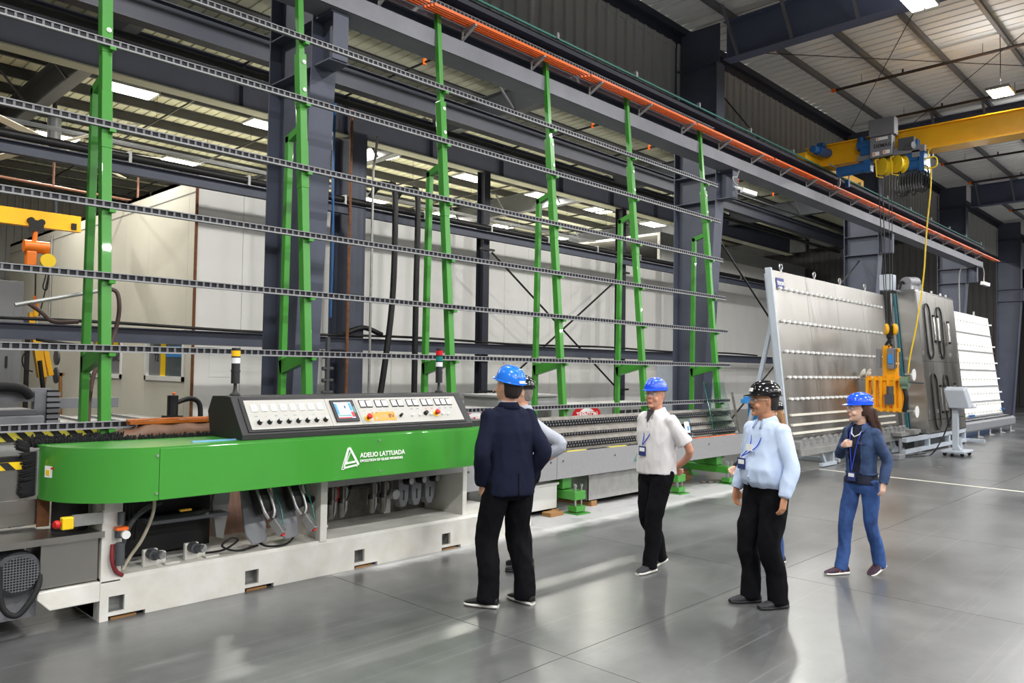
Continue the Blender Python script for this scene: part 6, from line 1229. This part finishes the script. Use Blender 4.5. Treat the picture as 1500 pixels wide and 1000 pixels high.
        m1 = nn+1; nr_ = len(R_); fs = []; off = len(vo)
        for i in range(nr_-1):
            for j in range(nn):
                a, b_, c_, d_ = i*m1+j, i*m1+j+1, (i+1)*m1+j+1, (i+1)*m1+j; fs.append((a, b_, c_, d_)); fs.append((off+d_, off+c_, off+b_, off+a))
            for j in (0, nn): a, d_ = i*m1+j, (i+1)*m1+j; fs.append((d_, a, off+a, off+d_) if j == 0 else (a, d_, off+d_, off+a))
        for j in range(nn): fs.append((j+1, j, off+j, off+j+1)); a = (nr_-1)*m1+j; fs.append((a, a+1, off+a+1, off+a))
        q.add(vo+vi, fs)
        for s in (1, -1): sleeve(q, s, 1, .066, .054, .042)
        em = emit('denim_jacket', rmesh(q, .0075, 3, .0045, 10, 4, 'jacket'), 'denimdark')
        for s in (1, -1):
            A = sp['LA' if s > 0 else 'RA']; E_, W_ = V(A[0]), V(A[1]); d = (W_-E_).normalized(); emit('cuff', MB().tube([W_-d*.055, W_-d*.0], [.044, .042], 14).mesh('cuff', 50), 'denimdark', em)
            emit('collar', MB().prism([sh((.02, s*.075, 1.5)), sh((.085, s*.06, 1.46)), sh((.1, s*.085, 1.405)), sh((.05, s*.11, 1.45))], (.012, s*.008, .01)), 'denimdark', em)
            emit('pocket_flap', MB().ob(sh((.131, s*.098, 1.31)), V(-.012, s*.033, 0), V(.004, 0, 0), V(0, 0, .012)), 'denimdark', em); emit('metal_button', MB().sph(sh((.138, s*.096, 1.302)), .006, 8, 6), 'copperbutton', em)
        for z in (1.28, 1.2, 1.12, 1.04): emit('metal_button', MB().sph(sh((.118 if z > 1.15 else .1, -.072, z)), .007, 8, 6), 'copperbutton', em)
        emit('waistband', MB().tube([sh((.113*math.cos(t), .156*math.sin(t), 1.0)) for t in [.5+(2*math.pi-1)*i/24 for i in range(25)]], .014, 6).mesh('waistband', 60), 'denimdark', em)
        emit('neckline', MB().tube([sh((.05, -.07, 1.455)), sh((.095, -.045, 1.39)), sh((.112, 0, 1.365)), sh((.095, .045, 1.39)), sh((.05, .07, 1.455))], .007, 6), 'white', tk)
    if sp.get('belt'): emit('belt', MB().add(*(lambda a: (a.v, a.f))(loft(MB(), [ring(sh((fat*.3, 0, z)), .124*slim, .17*slim+.004, 28, 2.4, fx=.126*slim+fat*.6) for z in (.985, 1.02)]))), 'shoeblack')
    # --- lanyard
    if sp.get('badge'):
        bz = sp['badge']; by = sp.get('badgey', .02); fxz = .145+fat*.5 if not fem else .145
        bp = sh((fxz+.012, by, bz+.05)); P_ = [(sh((.03, .078, 1.49)), sh((.115, .07, 1.38)), sh((fxz, .045, 1.26)))]
        lo = emit('lanyard', MB().tube(cat3([sh((.0, .078, 1.5)), sh((.085, .066, 1.42)), sh((.138+fat*.2, .045, 1.28)), bp]), .0045, 6).tube(cat3([sh((.0, -.078, 1.5)), sh((.085, -.066, 1.42)), sh((.138+fat*.2, -.03, 1.28)), bp]), .0045, 6), 'lanyard')
        bd = emit('badge', MB().bx(bp.x-.002, bp.x+.004, bp.y-.043, bp.y+.043, bp.z-.1, bp.z-.012), sp.get('badgecol', 'badgenavy'), lo, 'badge card'); emit('badge_print', MB().bx(bp.x+.004, bp.x+.0055, bp.y-.032, bp.y+.032, bp.z-.06, bp.z-.025), 'badgewhite', lo)
    if sp.get('card'): emit('name_card', MB().ob(sh((.16+fat*.4, .0, 1.27)), (0, .034, 0), (.002, 0, 0), (0, 0, .027)), 'badgewhite')
    if sp.get('watch'):
        A = sp['LA']; W_, E_ = V(A[1]), V(A[0]); d = (W_-E_).normalized(); emit('wristwatch', MB().tube([W_-d*.035, W_-d*.01], .034, 14).mesh('watch', 40), 'alu')
    return root
# arm tuples: elbow, wrist, hand direction, palm normal, thumb side sign, curl
person('person', 'person in navy suit and blue hard hat seen from behind', (4.46, 4.3), 74, 1.835, dict(lean=.06, skin='skin', hair='hairdark', hat='helmetskyblue', hatband=True, glasses=False, head=14, pitch=-12, L=(.02, .15, 0, 42, 0), R=(-.02, -.15, 0, 12, 0), top='suit', topmat='suitnavy', hemz=.83, trousers='trouserblack', hem=.078, thigh=.104, knee=.084, shoe='shoeblack', sole='solewhite', laces=True,
    LA=((-.04, .255, 1.14), (.06, .2, .91), (.2, -.08, -1), (0, -1, 0), 1, .4), RA=((-.09, -.245, 1.14), (.05, -.2, .93), (.3, .1, -1), (0, 1, 0), -1, .4), seed=2, wr=.011, twr=.012))
person('person', 'gray-shirted person in black hard hat with hand on hip', (5.4, 4.96), 128, 1.75, dict(lean=.1, skin='skin', hair='hairgrey', hat='helmetblack', head=8, pitch=-2, L=(.0, .11, 0, 10, 0), R=(.02, -.11, 0, -8, 0), top='shirt', slv=1.25, topmat='shirtgrey', trousers='trouserblack', shoe='shoeblack', sole='soledark', belt=True, belly=.02, watch=True,
    LA=((-.32, .27, 1.19), (-.1, .23, 1.0), (.6, -.35, -.6), (.2, -1, -.2), 1, .6), RA=((.02, -.26, 1.14), (.14, -.24, .95), (.4, 0, -1), (0, 1, 0), -1, .5), seed=3))
person('person', 'person in white short-sleeved shirt and blue hard hat, hands behind back', (6.28, 4.12), 170, 1.745, dict(skin='skinred', hair='hairgrey', brow='hairgrey', hat='helmetblue', head=12, pitch=0, L=(.13, .05, 0, 6, 0), R=(-.12, -.05, .02, -4, 14), top='shortshirt', topmat='shirtwhite', hemz=.9, undershirt=True, trousers='trouserblack', hem=.066, shoe='shoegrey', sole='solewhite', laces=True, badge=1.12, badgey=-.03, badgecol='badgenavy', accent='soletan',
    LA=((-.13, .29, 1.13), (-.2, .07, .95), (-.05, -1, -.3), (-1, 0, 0), -1, .5), RA=((-.13, -.29, 1.13), (-.23, -.05, .93), (-.05, 1, -.3), (-1, 0, 0), 1, .5), seed=5, wr=.011, twr=.012, belly=.015))
person('person', 'moustached person in light blue shirt and black hard hat', (5.98, 2.88), 161, 1.74, dict(skin='skintan', hair='hairdark', hat='helmetblack', hatlabel=True, moustache=True, head=-28, pitch=0, L=(-.03, .11, 0, -10, 0), R=(.06, -.1, 0, -18, 0), top='shirt', topmat='shirtblue', hemz=.97, belly=.075, trousers='trouserblack', hem=.078, thigh=.108, knee=.084, shoe='shoegrey', sole='soledark', laces=True, badge=1.14, badgey=-.08, card=True, tuck=True,
    LA=((.0, .27, 1.13), (.09, .27, .9), (.1, -.05, -1), (.1, -1, 0), 1, .5), RA=((-.02, -.25, 1.13), (.08, -.26, .9), (.1, .05, -1), (.1, 1, 0), -1, .5), seed=7, wr=.012, twr=.012))
person('person', 'long-haired person in black sweater and jeans, mostly hidden', (7.4, 3.49), 150, 1.56, dict(skin='skinpale', fem=True, hair='hairlight', hat='helmetblack', glasses=True, head=0, pitch=0, long=(60, 1.28, -.03, 0), L=(.0, .1, 0, 5, 0), R=(.0, -.1, 0, -5, 0), top='sweater', topmat='sweaterblack', hemz=.9, trousers='jeans', hem=.062, thigh=.092, knee=.066, shoe='shoegrey', sole='solewhite',
    LA=((-.04, .24, 1.16), (.02, .25, .92), (.1, 0, -1), (0, -1, 0), 1, .6), RA=((.12, -.27, 1.15), (.3, -.3, 1.0), (.9, 0, -.5), (0, 1, 0), -1, .9), seed=8))
person('person', 'person in denim jacket, jeans and blue hard hat walking', (7.56, 2.7), 163, 1.635, dict(skin='skinpale', fem=True, hair='hairbrown', brow='hairdark', hat='helmetblue', head=-34, pitch=2, long=(46, 1.3, -.06, .02), L=(-.2, .06, .02, 4, 16), R=(.2, -.08, 0, -14, 0), top='denim', topmat='denimdark', trousers='jeans', hem=.058, thigh=.088, knee=.064, shoe='shoeplum', sole='solewhite', accent='lip', badge=.98, badgey=.0, laces=True, slim=.94,
    LA=((-.05, .25, 1.15), (.03, .26, .93), (.12, 0, -1), (0, -1, 0), 1, .6), RA=((-.02, -.27, 1.16), (.13, -.12, 1.27), (.35, .9, .25), (-.9, .3, 0), 1, .9), seed=9, twr=.009))
